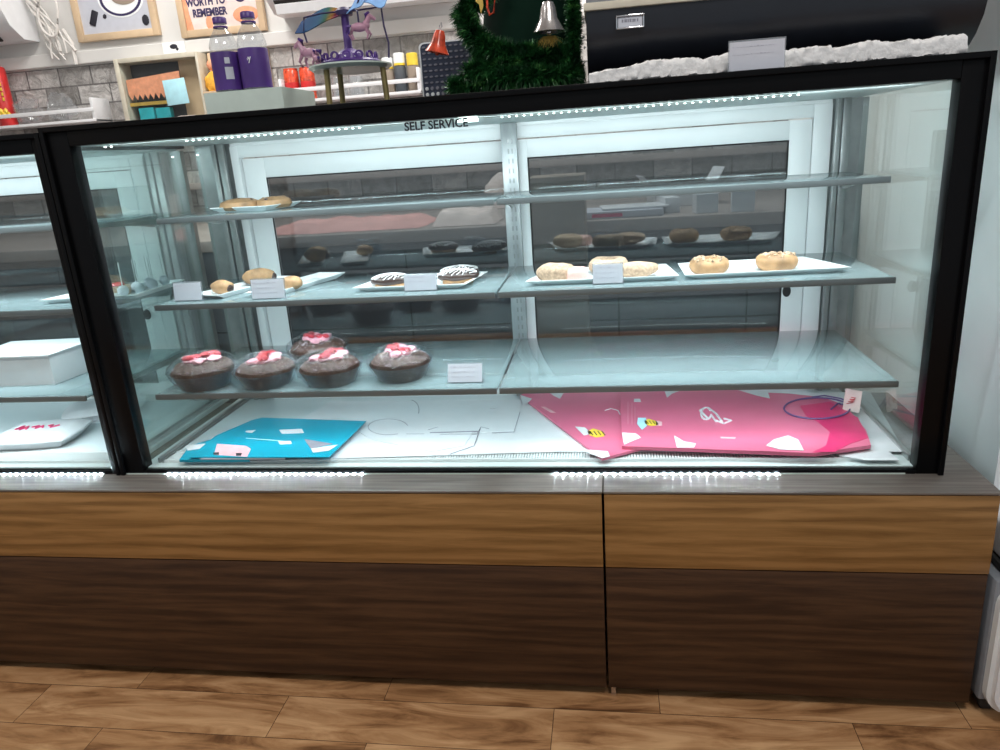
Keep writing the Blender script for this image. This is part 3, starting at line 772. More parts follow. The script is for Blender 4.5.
# small tent card
p = at(851,411,2,zT+.012); 
t = thing('small_price_tag', 'small cream tag with a red mark standing at the right of the deck', 'price tag', (at(851,409,1,.27).x, .27, zT+.0165), R(-38))
MB().box(-.019,.019,-.001,.001,0,.052,rot=Matrix.Rotation(R(-10),3,'X')).build('card', M['palecloth'], t, smooth=False)
mb = MB()
for k in range(4): mb.tube([Vector((-.010+.003*k,-.0026,.018+.006*k)), Vector((.004+.002*k,-.003,.024+.004*k)), Vector((-.002+.002*k,-.003,.032))], .0009, 4)
mb.build('red_mark', M['cherry'], t)

# ------------------------------------------------------------------ neighbour case contents
MB2 = MB
t = thing('white_cake_box', 'closed white cake box on the left case\'s bottom shelf', 'box', at(40,386,2,S3)+Vector((-.06,.07,0)), R(4))
MB().prism([(-.13,-.065),(.09,-.065),(.125,.10),(-.13,.10)],0,.075).build('box_body', M['paper'], t, smooth=False)
MB().prism([(-.135,-.070),(.093,-.070),(.129,.105),(-.135,.105)],.075,.079).build('lid', M['paper'], t, smooth=False)
def clam(label, loc, rz, script):
    t = thing('white_takeaway_box', label, 'box', loc, rz)
    prof = [(0,0),(.075,0),(.095,.022),(.093,.026),(.070,.036),(.062,.037),(0,.037)]
    b = MB()
    def sq(c):
        a = math.atan2(c.y,c.x); k = 1/max(abs(math.cos(a)),abs(math.sin(a)))**.75
        return Vector((c.x*k*1.15, c.y*k*.85, c.z))
    b.lathe(prof, 40, fn=sq).build('box_shell', M['paper'], t, ang=30)
    if script:
        mb = MB()
        for l in ([(-.06,-.01),(-.05,.015),(-.045,-.015),(-.035,.01),(-.03,-.012)], [(-.022,0),(-.008,.010),(-.006,-.010),(.006,.008),(.012,-.008)], [(.02,.004),(.03,.010),(.034,-.01),(.05,.006)]):
            mb.tube([Vector((x,y,.038)) for x,y in l], .0028, 5)
        mb.build('pink_script', M['hotpink'], t)
    return t
clam('low white takeaway box with pink script in the left case, in front', at(20,462,2,zT)+Vector((-.05,.14,0)), R(8), True)
clam('low white takeaway box behind the one with pink script, left case', at(68,440,2,zT)+Vector((-.03,.20,0)), R(30), False)
plate('pastry_tray', 'small white tray with a pastry in the left case', [(-.26,.18),(-.10,.20),(-.06,.36),(-.22,.36)], S2)
t = thing('glazed_pastry_slice', 'oblong pastry slice with red topping in the left case', 'pastry', (-.135,.262,zP), .45)
MB().box(-.06,.06,-.022,.022,0,.022,.006).build('pastry_base', M['dough'], t); MB().ball((.03,0,.024),.016,2,(1.3,.9,.5),jit=.3).ball((.0,0,.023),.014,2,(1.3,.9,.4),jit=.3).build('red_topping', M['cherry'], t)
o = plate('cake_pop_tray', 'white tray of cake pops beside the black post in the left case', [(-.09,.20),(-.015,.20),(-.01,.42),(-.09,.42)], S2, h=.012); 
pop = None
for k in range(6):
    x = -.066+(.026 if k % 2 else 0); y = .235+.028*k
    if pop is None:
        pop = thing('cake_pop', '', 'cake pop', (x,y,S2+.004))
        MB().ball((0,0,.014), .014, 2, jit=.08).build('cake_ball', M['card'], pop)
        MB().tube([(0,0,.02),(.002,0,.085)], .0015, 6).build('stick', M['stripe'], pop); q = pop
    else: q = dup(pop, (x,y,S2+.004), .8*k)
    q['label'] = 'white cake pop with an upright stick on the tray beside the black post'; q['group'] = 'cake pops on the tray'

# ------------------------------------------------------------------ behind the case: work counter and its things
t = thing('work_counter', 'long dark work counter seen through the case doors', 'counter', (0,1.45,0))
MB().box(-2.6,1.90,-.42,.54,0,.905).build('cabinet_body', M['counterdark'], t, smooth=False)
MB().box(-2.6,1.92,-.45,.545,.905,.945,.004).build('worktop', M['countertop'], t)
mb = MB()
for x in (-1.6,-.9,-.2,.45,1.18,1.6): mb.box(x,x+.006,-.422,-.42,.05,.88)
mb.box(-2.6,1.90,-.424,-.42,.60,.606).box(-2.6,1.90,-.424,-.42,.30,.306); mb.build('door_gaps', M['blackflat'], t, smooth=False)
struct(MB().box(-2.6,1.92,1.94,1.998,1.10,1.13,.003).build('trim_2', M['countertop']))
o = MB().box(-.075,.075,-.02,.02,0,.33,.004).build('tan_panel', M['tan'], loc=(1.03,.90,.945-.5)); 
bpy.data.objects.remove(o)
t = thing('tan_cupboard', 'narrow tan cupboard behind the case, left in the right-hand door', 'cupboard', (1.0,.87,0))
MB().box(-.085,.085,-.08,.12,0,1.10,.004).build('cupboard_body', M['tan'], t); MB().box(-.08,.08,-.086,-.081,.03,1.07,.002).build('cupboard_door', M['tan'], t)
# folded cloths on the counter
def cloth(name, label, loc, sx, sy, h, mat, sd, cat='cloth'):
    def fn(a, b):
        x = (a-.5)*sx; y = (b-.5)*sy; e = min(a,1-a,b,1-b)
        zz = h*min(1, e*9)*(1+.5*noise.noise(Vector((x*14+sd,y*14,0))))
        if e < .001: zz = 0
        return (x+.02*noise.noise(Vector((y*9,sd,0))), y+.02*noise.noise(Vector((x*9,sd,3))), max(.0,zz)+.001)
    o = MB().grid(36,20,fn).build(name, M[mat], loc=loc, ang=80); return tag(o, label, cat)
cloth('folded_cloth', 'pink cloth spread on the work counter behind the left door', (.20,1.22,.946), .62, .34, .028, 'pinkcloth', 1)
cloth('folded_cloth', 'pale folded cloth on the work counter right of the pink one', (.66,1.17,.946), .22, .24, .045, 'palecloth', 4)
cloth('crumpled_paper', 'crumpled pink paper at the back of the work counter', (.72,1.80,.946), .20, .16, .11, 'palecloth', 9, 'paper')
rnd = random.Random(5)
labs = ['stack of printed flyers with a pink edge on the work counter', 'loose white folded paper lying on the flyers behind the case', 'grey stack of flat cartons beside the flyers']
for k, (x,y,zz,w,d,h,mt) in enumerate(((1.20,1.14,.946,.26,.20,.022,'card'),(1.24,1.16,.969,.22,.16,.006,'paper'),(1.36,1.22,.946,.05,.2,.05,'paper'))):
    o = MB().box(-w/2,w/2,-d/2,d/2,0,h,.001).build('paper_stack', M[mt], loc=(x,y,zz)); o.rotation_euler.z = rnd.uniform(-.15,.15); tag(o, labs[k], 'paper')
o = MB().box(-.05,.05,0,.001,0,.012).build('pink_label', M['hotpink'], loc=(1.15,1.03,.951)); tag(o, 'pink printed slip in front of the flyer stack', 'paper')
def small_carton(label, loc, w, d, h, rz, cat='carton'):
    t = thing('small_carton', label, cat, loc, rz)
    MB().box(-w/2,w/2,-d/2,d/2,0,h,.001).build('carton_body', M['paper'], t, smooth=False)
    MB().prism([(-d/2,h),(d/2,h),(0,h+.03)],-w/2,w/2,axis=0).build('gable_top', M['paper'], t, smooth=False); return t
small_carton('small white gable carton on the work counter, left of two', (1.47,1.08,.946), .07,.06,.06, .1)
small_carton('small white gable carton on the work counter beside the door stile', (1.585,1.06,.946), .07,.06,.075, -.1)
t = thing('open_white_carton', 'open white carton with raised flaps on the work counter', 'carton', (1.42,1.42,.946), .15)
MB().box(-.11,.11,-.07,.07,0,.07,.002).build('carton_body', M['paper'], t, smooth=False)
MB().box(-.11,.11,-.072,-.07,0,.06,rot=Matrix.Rotation(R(35),3,'X'),piv=(0,-.07,.07)).build('flap', M['paper'], t, smooth=False)
MB().box(.11,.112,-.07,.07,.07,.14,rot=Matrix.Rotation(R(30),3,'Y'),piv=(.11,0,.07)).build('flap', M['paper'], t, smooth=False)
MB().box(-.112,-.11,-.07,.07,.07,.13,rot=Matrix.Rotation(R(-40),3,'Y'),piv=(-.11,0,.07)).build('flap', M['paper'], t, smooth=False)

# ------------------------------------------------------------------ on the back wall
def wall_frame(label, x0, x1, z0, z1, y=1.998, fw=.03, mat='pine_frame'):
    cx, czz = (x0+x1)/2, z0
    t = thing('picture_frame', label, 'picture', (cx, y, z0)); w = (x1-x0)/2; h = z1-z0
    MB().box(-w,-w+fw,-.025,0,0,h,.002).box(w-fw,w,-.025,0,0,h,.002).box(-w+fw,w-fw,-.025,0,0,fw,.002).box(-w+fw,w-fw,-.025,0,h-fw,h,.002).build('wooden_frame', M[mat], t)
    return t, w, h
t, w, h = wall_frame('wooden framed photo of a plate and spoons high on the back wall', -1.285,-.872, 1.797, 2.12)
MB().box(-w+.03,w-.03,-.010,-.004,.03,h-.03).build('picture_ground', M['grey_plastic' if 0 else 'card'], t, smooth=False)
def disc(t, name, x, z, r, y, mat, sx=1, sz=1, th=.001, r0=0):
    prof = [(r0,0),(r,0),(r,th),(r0,th)] if r0 else [(0,0),(r,0),(r,th),(0,th)]
    if r0: prof.append((r0,0))
    MB().lathe(prof, 36, rot=Matrix.Rotation(R(90),3,'X'), c=(x,y,z), sx=sx, sy=sz).build(name, M[mat], t)
disc(t, 'printed_plate', .04, .17, .115, -.0105, 'plate', 1, .72)
disc(t, 'printed_plate_rim', .04, .17, .105, -.0118, 'inkpurple', 1, .72, r0=.092)
disc(t, 'printed_pastry', .06, .175, .05, -.0125, 'tan', 1.3, .7)
MB().box(-.125,-.095,-.013,-.0105,.065,.13,.004,rot=Matrix.Rotation(R(25),3,'Y'),piv=(-.11,0,.1)).build('printed_brush', M['inkblack'], t)
MB().ball((-.055,-.012,.10),.011,1,(1,.2,1)).build('printed_berry', M['inkblack'], t)
MB().ball((-.12,-.012,.235),.035,2,(1,.1,.8)).build('printed_dark_dish', M['inkblack'], t)
MB().ball((.145,-.012,.068),.018,2,(1,.1,1.3)).build('printed_leaf', M['inkblack'], t)
t, w, h = wall_frame('wooden framed poster reading WORTH TO REMEMBER', -.765,-.352, 1.772, 2.13)
MB().box(-w+.03,w-.03,-.010,-.004,.03,h-.03).build('poster_ground', M['palecloth'], t, smooth=False)
text('poster_lettering', 'WORTH TO', .044, M['inkpurple'], t, (-.068,-.0112,.142), bold=.0018, sx=.78)
text('poster_lettering', 'REMEMBER', .044, M['inkpurple'], t, (-.056,-.0112,.097), bold=.0018, sx=.78)
MB().prism([(-w+.03,.03),(-w+.062,.03),(-w+.050,.10),(-w+.045,.19),(-w+.040,.26),(-w+.03,.30)],-.0110,-.0101,axis=1).build('rust_shape', M['peach'], t, smooth=False)
MB().ball((.10,-.0105,.165),.034,3,(1,.06,1.15)).build('navy_blob', M['inkpurple'], t)
MB().ball((.115,-.0105,.075),.062,3,(1,.05,.55)).build('rust_blob', M['peach'], t)
MB().ball((-.065,-.0105,.055),.022,2,(.8,.08,1.4)).build('rust_leaf', M['peach'], t)
# wall niche cabinet with bunting
x0, x1, zt_, zb_ = at(113,60,1,1.9).x, at(197,55,1,1.9).x, 1.70, 1.36
t = thing('wall_display_cabinet', 'shallow wall cabinet with scalloped peach bunting and teal boxes', 'cabinet', ((x0+x1)/2, 1.998, zb_))
w = (x1-x0)/2; h = zt_-zb_
MB().box(-w,-w+.022,-.10,0,0,h,.002).box(w-.012,w,-.10,0,0,h,.002).box(-w+.022,w-.012,-.10,0,h-.02,h,.002).box(-w+.022,w-.012,-.10,0,0,.015,.002).build('cabinet_frame', M['beige'], t)
MB().box(-w+.022,.07,-.012,-.004,.015,h-.02).build('dark_backing', M['counterdark'], t, smooth=False)
MB().box(.07,w-.012,-.030,-.004,.015,h-.02).build('wood_slat_backing', M['pine_frame'], t, smooth=False)
MB().box(-w+.022,.05,-.07,-.012,.135,.15).build('cabinet_shelf', M['gold'], t, smooth=False)
MB().box(-w+.022,w-.012,-.094,-.091,.015,h-.02).build('glass_pane', M['front_glass'], t, smooth=False)
sc_pts = [(-w+.03,.255)]; n = 10; xs = [-w+.03+i*(.27/n) for i in range(n+1)]
sc_pts = [(xs[0],.25),(xs[-1],.27)]+[q for i in range(n,0,-1) for q in ((xs[i],.185),((xs[i]+xs[i-1])/2,.160))]+[(xs[0],.185)]
MB().prism(sc_pts,-.078,-.074,axis=1).build('peach_bunting', M['peach'], t, smooth=False)
for k, (x, z, w_, h_, mt, lb) in enumerate(((-.115,.0,.075,.11,'teal','teal box on the lower ledge of the wall cabinet, left of two'),(-.030,.0,.075,.105,'teal','teal box on the lower ledge of the wall cabinet, right of two'),(-.165,0,.030,.05,'cyanlite','pale blue little box at the left corner of the wall cabinet'),(-.105,0,.04,.055,'plate','small white box in front of the teal boxes'),(-.04,0,.045,.04,'cream','small pink box in front of the teal boxes'),(.10,0,.09,.06,'palecloth','wide pale box at the right of the wall cabinet'))):
    yy = -.05 if mt == 'teal' else -.078
    o = MB().box(-w_/2,w_/2,-.014,.014,0,h_,.002).build('small_box', M[mt], loc=((x0+x1)/2+x,1.998+yy,zb_+.0155)); tag(o, lb, 'box')
o = MB().box(-.055,.055,-.002,.0,0,.11,.0009).build('pale_blue_note', M['cyanlite'], loc=(at(175,86,1,1.9).x,1.9038,1.485)); o.rotation_euler.y = R(-3); tag(o, 'square pale blue note fixed to the front of the wall cabinet', 'note')
t = thing('bird_sign', 'small white card with a dark bird shape above the wall cabinet', 'sign', (at(174,48,1,1.97).x,1.972,1.712))
MB().box(-.055,.055,-.003,0,0,.048).build('card', M['plate'], t, smooth=False)
MB().ball((.0,-.0035,.028),.018,2,(1.1,.1,.6)).ball((.016,-.0035,.017),.008,1,(1,.1,1)).build('bird_print', M['inkblack'], t)
# small framed panel with orange plush
ZPL = at(205,95,1,1.88).z
t, w, h = wall_frame('small wooden frame behind the bottles holding the orange plush', x1+.008,x1+.30, ZPL, 1.70, fw=.016)
MB().box(-w,w,-.12,-.025,0,.014,.002).build('shelf_board', M['pine_frame'], t)
MB().box(-w+.016,w-.016,-.010,-.004,.016,h-.016).build('backing', M['pine_frame'], t, smooth=False)
t = thing('orange_plush', 'orange yellow plush figure left of the water bottles', 'toy', (at(212,85,1,1.90).x,1.93,ZPL+.0145))
t.rotation_euler.z = 0
MB().ball((0,0,.045),.045,3,(1,.6,1),jit=.3,sd=1).ball((.04,0,.03),.025,2,(1,.7,1),jit=.3,sd=3).ball((-.02,0,.015),.02,2).build('plush_body', M['yellowtoy'], t)
MB().ball((0,0,.115),.026,2,(1,.8,1)).build('plush_head', M['peach'], t)
t.scale = (.95,.75,1.0)

# air conditioners
def ac(label, x0, x1, z0, z1):
    t = thing('air_conditioner', label, 'air conditioner', ((x0+x1)/2, 1.998, z0)); w = (x1-x0)/2; h = z1-z0
    pr = [(0,0),(-.10,0),(-.17,.05),(-.20,.11),(-.20,h),(0,h)]
    MB().prism(pr,-w,w,axis=0).build('casing', M['white_plastic'], t, ang=50)
    MB().box(-w+.03,w-.10,-.003,.003,-.035,.035,.001,rot=Matrix.Rotation(R(50),3,'X')).build('air_outlet', M['rubber'], t, loc=(0,-.137,.021), smooth=False)
    MB().box(-w+.03,w-.10,-.002,.002,-.020,.020,.001,rot=Matrix.Rotation(R(20),3,'X')).build('louvre', M['white_plastic'], t, loc=(0,-.150,.010), smooth=False)
    MB().box(-w+.03,w-.05,-.206,-.2,.13,h-.02,.003).build('front_panel', M['mint'], t)
    return t
ac('white wall air conditioner at the top left corner', -2.45, -1.50, 1.82, 2.12)
ac('white wall air conditioner at the top, above the toy carousel', -.27, .55, 1.815, 2.10)
# hose bundle
rnd = random.Random(2)
t = thing('hose_bundle', 'tangled off-white hoses hanging beside the left air conditioner', 'hoses', (-1.38,1.96,1.80))
for k in range(7):
    a = k*.9; pts = []
    for i in range(13):
        s = i/12; pts.append((-.06+.15*s**1.4*(1 if k%2 else .6)+.03*math.sin(s*7+a)-.02, .01*math.cos(a)-.03, .30-.36*s+.02*math.sin(a)))
    MB().tube(pts, .007 if k < 3 else .004, 7).build('hose', M['hose'], t)
pts = [(.02+.05*math.cos(u)*(1+.2*math.sin(2*u)), -.05, .12+.10*math.sin(u)) for u in [i*2*PI/24 for i in range(24)]]
MB().tube(pts, .006, 7, closed=True).build('hose', M['hose'], t)
MB().tube([(.06,-.03,.05),(.085,-.02,-.01),(.08,-.015,-.10)], .009, 8).build('hose', M['hose'], t)

# wall racks
def rack(label, x0, x1, z0):
    t = thing('wall_rack', label, 'rack', ((x0+x1)/2, 1.998, z0)); w = (x1-x0)/2
    MB().box(-w,w,-.12,0,0,.010,.001).build('rack_shelf', M['white_plastic'], t)
    for x in (-w,w-.014): MB().box(x,x+.014,-.125,0,0,.105,.002).build('rack_end', M['white_plastic'], t)
    MB().box(-w,w,-.129,-.121,.045,.062,.001).build('rail', M['white_plastic'], t)
    MB().box(-w,w,-.129,-.121,0,.012,.001).build('rail', M['white_plastic'], t)
    return t
pA = at(281,104,1,1.87); pB = at(421,93,1,1.87)
rack('white wall rack of cans and jars behind the toy carousel', pA.x, pB.x, (pA.z+pB.z)/2); ZR = (pA.z+pB.z)/2
pC = at(0,128,1,1.87); pD = at(96,122,1,1.87)
rack('white wall rack with red tubes at the left edge', pC.x-.4, pD.x, (pC.z+pD.z)/2); ZQ = (pC.z+pD.z)/2
can0 = None
for k, (u, lb) in enumerate(((293,'red snack can at the left end of the jar rack'),(309,'red snack can right of the first one on the jar rack'))):
    p = at(u,90,1,1.93)
    if can0 is None:
        can0 = thing('red_can', lb, 'can', (p.x,1.93,ZR+.0102)); q = can0
        MB().lathe([(0,0),(.032,0),(.033,.004),(.033,.128),(.030,.133),(0,.133)],24).build('can_body', M['orange'], can0)
        MB().lathe([(.0334,.05),(.0334,.08),(.0330,.08),(.0330,.05),(.0334,.05)],24).build('label_band', M['red'], can0)
        MB().lathe([(0,.1331),(.031,.1331),(.031,.139),(0,.139)],24).build('lid', M['orange'], can0)
    else: dup(can0, (p.x,1.93,ZR+.0102), 1, lb)
jar0 = None
for k, (u, lb) in enumerate(((389,'spice jar with white top, left of the yellow-lidded jars'),(401,'tall spice jar with white and yellow lid in the middle'),(414,'spice jar with a yellow lid at the right end of the jar rack'))):
    p = at(u,80,1,1.925); t = thing('spice_jar', lb, 'jar', (p.x,1.925,ZR+.0102)); hh = (.145,.16,.155)[k]
    MB().lathe([(0,0),(.024,0),(.026,.005),(.026,hh*.62),(.022,hh*.7),(0,hh*.7)],20).build('jar_body', M['tan' if k != 1 else 'counterdark'], t)
    MB().lathe([(0,hh*.7),(.025,hh*.7),(.025,hh*.76),(0,hh*.76)],20).build('collar', M['yellow'], t)
    MB().lathe([(0,hh*.76),(.025,hh*.76),(.025,hh),(.022,hh+.003),(0,hh+.003)],20).build('cap', M['yellow' if k == 2 else 'plate'], t)
for k, (u, lb) in enumerate(((340,'clear glass jar behind the cake stand, left of two'),(357,'clear glass jar behind the cake stand, right of two'))):
    p = at(u,90,1,1.93); o = MB().lathe([(0,0),(.033,0),(.035,.004),(.035,.07),(.03,.08),(.03,.086),(.028,.086),(.028,.01),(0,.01)],22).build('glass_jar', M['plastic_clear'], loc=(p.x,1.93,ZR+.0102)); tag(o, lb, 'jar')
p = at(3,100,1,1.93)
t = thing('red_snack_tube', 'red snack tube with yellow flames at the far left', 'snack tube', (p.x,1.93,ZQ+.0102))
MB().lathe([(0,0),(.040,0),(.040,.26),(.036,.268),(0,.268)],28).build('tube_body', M['red'], t)
mb = MB()
for k in range(9):
    a = -2.6+k*.25; mb.ball((.0400*math.cos(a), .0400*math.sin(a), .05+.018*(k%2)), .011, 1, (1,1,1.5))
mb.build('yellow_flames', M['yellow'], t)
me = MB()
for k in range(6):
    a = -1.35; me.box(.028,.034,-.035,-.028,.115+.022*k,.13+.022*k,.001)
me.build('yellow_lettering', M['yellow'], t)
p = at(24,104,1,1.93)
def bag(name, label, loc, s, mat, sd):
    mb = MB().ball((0,0,.05*s), .06*s, 3, (1.2,.5,.9), jit=.5, sd=sd); lo = min(v.co.z for v in mb.bm.verts)
    for v in mb.bm.verts: v.co.z -= lo
    o = mb.build(name, M[mat], loc=loc, ang=30); return tag(o, label, 'bag')
bag('plastic_bag', 'crumpled clear plastic bag on the left wall rack', (at(28,104,1,1.93).x,1.925,ZQ+.0103), 1, 'plastic_clear', 3)
bag('plastic_bag', 'clear bag with pale contents at the right end of the left rack', (at(62,104,1,1.93).x,1.925,ZQ+.0103), 1.1, 'plastic_clear', 6)

# ------------------------------------------------------------------ on top of the display case (z = 1.289)
ZTOP = 1.2895
# acrylic tray with two bottles
xa, xb = at(206,100,1,.20).x, at(289,100,1,.20).x
t = thing('acrylic_riser', 'pale green acrylic riser block under the two water bottles', 'riser', ((xa+xb)/2,.27,ZTOP)); w = (xb-xa)/2
MB().prism([(-w,-.075),(w*.93,-.085),(w,.085),(-w*.96,.085)],0,.058).build('block', M['mint'], t, smooth=False)
def bottle(label, loc, rz, first=None):
    if first: return dup(first, loc, rz, label)
    t = thing('water_bottle', label, 'bottle', loc, rz)
    s = .032
    pr = [(0,0),(s*.85,0),(s,.006),(s,.014),(s*.97,.018),(s,.024),(s,.092),(s*.97,.096),(s,.104),(s*.97,.112),(s*.80,.130),(s*.50,.146),(s*.40,.152),(s*.40,.160),(0,.160)]
    MB().lathe(pr, 32, fn=lambda c: c*(1+.015*noise.noise(c*90)) if .096 < c.z < .14 else c).build('bottle_body', M['plastic_clear'], t)
    MB().lathe([(s+.0006,.006),(s+.0008,.008),(s+.0008,.092),(s+.0004,.094)],32).build('purple_label', M['purple'], t)
    for a0, z0, z1, wv in ((-1.40,.030,.058,.55),(-1.35,.066,.080,.34),(.62,.020,.030,.6),(.66,.048,.053,.5),(.66,.062,.068,.7)):
        pts = [((s+.0013)*math.cos(a0+wv*i/5), (s+.0013)*math.sin(a0+wv*i/5)) for i in range(6)]+[((s+.0003)*math.cos(a0+wv*i/5), (s+.0003)*math.sin(a0+wv*i/5)) for i in range(5,-1,-1)]
        MB().prism(pts, z0, z1).build('printed_panel', M['card'], t, smooth=False)
    MB().lathe([(s*.43,.150),(s*.50,.150),(s*.50,.154),(s*.43,.154)],24).lathe([(0,.1605),(s*.48,.1605),(s*.48,.172),(s*.42,.175),(0,.175)],24).build('cap', M['purple'], t)
    return t
bt = bottle('left water bottle with purple label and barcode on the acrylic riser', (at(231,92,1,.24).x,.24,ZTOP+.058), .15)
b2 = bottle('right water bottle with purple label on the acrylic riser', (at(259,92,1,.24).x,.24,ZTOP+.058), 1.9, bt)
b2.scale = (1.0,1.0,.93); bt.scale = (.98,.98,.90)
text('label_lettering', 'py', .020, M['plate'], b2, (-.0310,.010,.070), rot=(PI/2,0,-1.9-.35))
# cake stand with carousel
pc_ = at(351,70,1,.30)
t = thing('cake_stand', 'round white cake stand on brass legs carrying the toy carousel', 'cake stand', (pc_.x,.30,ZTOP))
ZP = at(351,66,1,.30).z-ZTOP
MB().lathe([(0,ZP-.012),(.085,ZP-.010),(.094,ZP-.003),(.094,ZP),(.088,ZP+.001),(.086,ZP-.003),(0,ZP-.003)],48).build('plate_top', M['mint'], t)
for x,y in ((-.040,-.05),(.078,-.010),(-.045,.05)):
    MB().tube([(x,y,ZP-.006),(x*1.05,y*1.05,0)], .0065, 10).build('leg', M['brass'], t)
c0 = Vector((pc_.x,.30,ZTOP+ZP))
tc = thing('toy_carousel', 'purple toy carousel with hanging horses and rainbow canopy blades', 'toy', c0+Vector((0,0,.0012)))
tc.scale = (1,1,.88)
MB().lathe([(0,0),(.066,0),(.070,.006),(.066,.010),(0,.010)],40).build('base', M['purple'], tc)
mb = MB()
for k in range(14):
    a = 2*PI*k/14; mb.lathe([(.006,0),(.010,0),(.010,.004),(.006,.004),(.006,0)],14,c=(.060*math.cos(a),.060*math.sin(a),.018),rot=Matrix.Rotation(a+PI/2,3,'Z')@Matrix.Rotation(R(90),3,'X'))
mb.build('scalloped_trim', M['purple'], tc)
MB().lathe([(0,.010),(.034,.010),(.030,.026),(.016,.038),(0,.042)],32).build('crown_base', M['purple'], tc)
mb = MB()
for k in range(8):
    a = 2*PI*k/8; mb.ball((.031*math.cos(a),.031*math.sin(a),.018),.0035,1)
mb.build('white_studs', M['plate'], tc)
MB().lathe([(.0115,.036),(.009,.045),(.009,.115),(.013,.120)],20).build('column', M['purple'], tc)
MB().lathe([(0,.118),(.018,.118),(.020,.128),(.012,.136),(0,.138)],24).build('canopy_hub', M['inkpurple'], tc)
def blade(x0, x1, z0, z1, mat, tilt):
    def fn(a, b):
        s = a; wv = .009+.017*math.sin(PI*min(1,s*.75+.05))
        return (x0+(x1-x0)*s, (b-.5)*.05, z0+(z1-z0)*s+(b-.5)*2*wv*.95+.006*math.sin(s*5))
    return MB().grid(14,6,fn,thick=.002).build('canopy_blade', M[mat], tc)
blade(-.008,-.112,.124,.108,'rainbow',0); blade(.055,.100,.150,.150,'skyblue',0); blade(.012,.058,.128,.168,'skyblue',0)
for pts in ([(0,0,.128),(-.05,-.01,.126),(-.088,-.02,.118),(-.093,-.02,.085),(-.088,-.02,.06)], [(0,0,.125),(.03,-.02,.124),(.040,-.030,.118),(.040,-.030,.085)], [(0,0,.126),(.06,0,.128),(.086,0,.130),(.088,0,.085),(.095,0,.045),(.092,0,.01)], [(0,0,.128),(.036,-.01,.14),(.050,-.02,.165)]):
    MB().tube(pts, .0022, 6).build('hanger_arm', M['inkpurple'], tc)
def horse(loc, s, rz):
    cu = MB()
    mb = MB()
    mb.ball((0,0,0),.014*s,2,(1.45,.75,.85)).ball((.016*s,0,.004*s),.010*s,2,(.9,.8,1.1))
    mb.tube([(.014*s,0,.006*s),(.022*s,0,.018*s),(.026*s,0,.028*s)],[.008*s,.0065*s,.0055*s],8).tube([(.023*s,0,.028*s),(.034*s,0,.021*s),(.039*s,0,.017*s)],[.006*s,.0048*s,.0035*s],8)
    for x, y, k in ((.014,-.006,.010),(.017,.006,.018),(-.014,-.006,-.010),(-.016,.006,-.016)):
        mb.tube([(x*s,y*s,-.004*s),((x+k*.5)*s,y*s,-.017*s),((x+k*.1)*s,y*s,-.030*s)],[.0045*s,.003*s,.0025*s],6)
    h = mb.build('carousel_horse', M['pinkhorse'], tc, loc=loc, rot=(0,0,rz))
    MB().tube([(-.018*s,0,.004*s),(-.027*s,0,.002*s),(-.030*s,0,-.014*s)],[.003*s,.005*s,.002*s],7).build('tail', M['purple'], h)
    MB().tube([(.016*s,0,.018*s),(.018*s,0,.030*s),(.026*s,0,.036*s)],[.003*s,.0045*s,.003*s],7).build('mane', M['purple'], h)
horse((-.085,-.02,.035), 1.05, PI*.9); horse((.040,-.03,.082), .95, .35); horse((-.062,-.045,.016), .7, 2.2)
# muffin mould standing behind the bell
pm = at(455,60,1,.47)
t = thing('muffin_mould', 'navy muffin mould standing upright behind the red bell', 'mould', (pm.x,.47,ZTOP), 0)
x0 = at(423,97,1,.47).x-pm.x; x1 = at(480,90,1,.47).x-pm.x+.04; hz = at(430,42,1,.47).z-ZTOP
pts = [(x0,0),(x1,0),(x1,hz)]+[(x0+.012-.012*math.sin(a*PI/10), hz-.012+.012*math.cos(a*PI/10)) for a in range(0,6)]
MB().prism(pts,0,.006,axis=1).build('white_rim', M['plate'], t, smooth=False)
MB().prism([(x*.96+.001, z*.965+.002) for x,z in pts],-.003,0,axis=1).build('mould_sheet', M['navy'], t, smooth=False)
mb = MB(); nb = MB(); z = .012; r = 0
while z < hz-.01:
    x = x0+.013
    while x < x1-.008:
        (nb if r < 3 and x < x0+.045 or r < 4 and x < x0+.02 else mb).lathe([(0,0),(.0048,0),(.004,.003),(0,.003)],10,c=(x,-.003,z),rot=Matrix.Rotation(R(90),3,'X'),sy=.55 if r > 3 else 1); x += .0135
    z += .0135; r += 1
mb.build('moulded_cups', M['inkgrey'], t); nb.build('paper_cups', M['plate'], t)

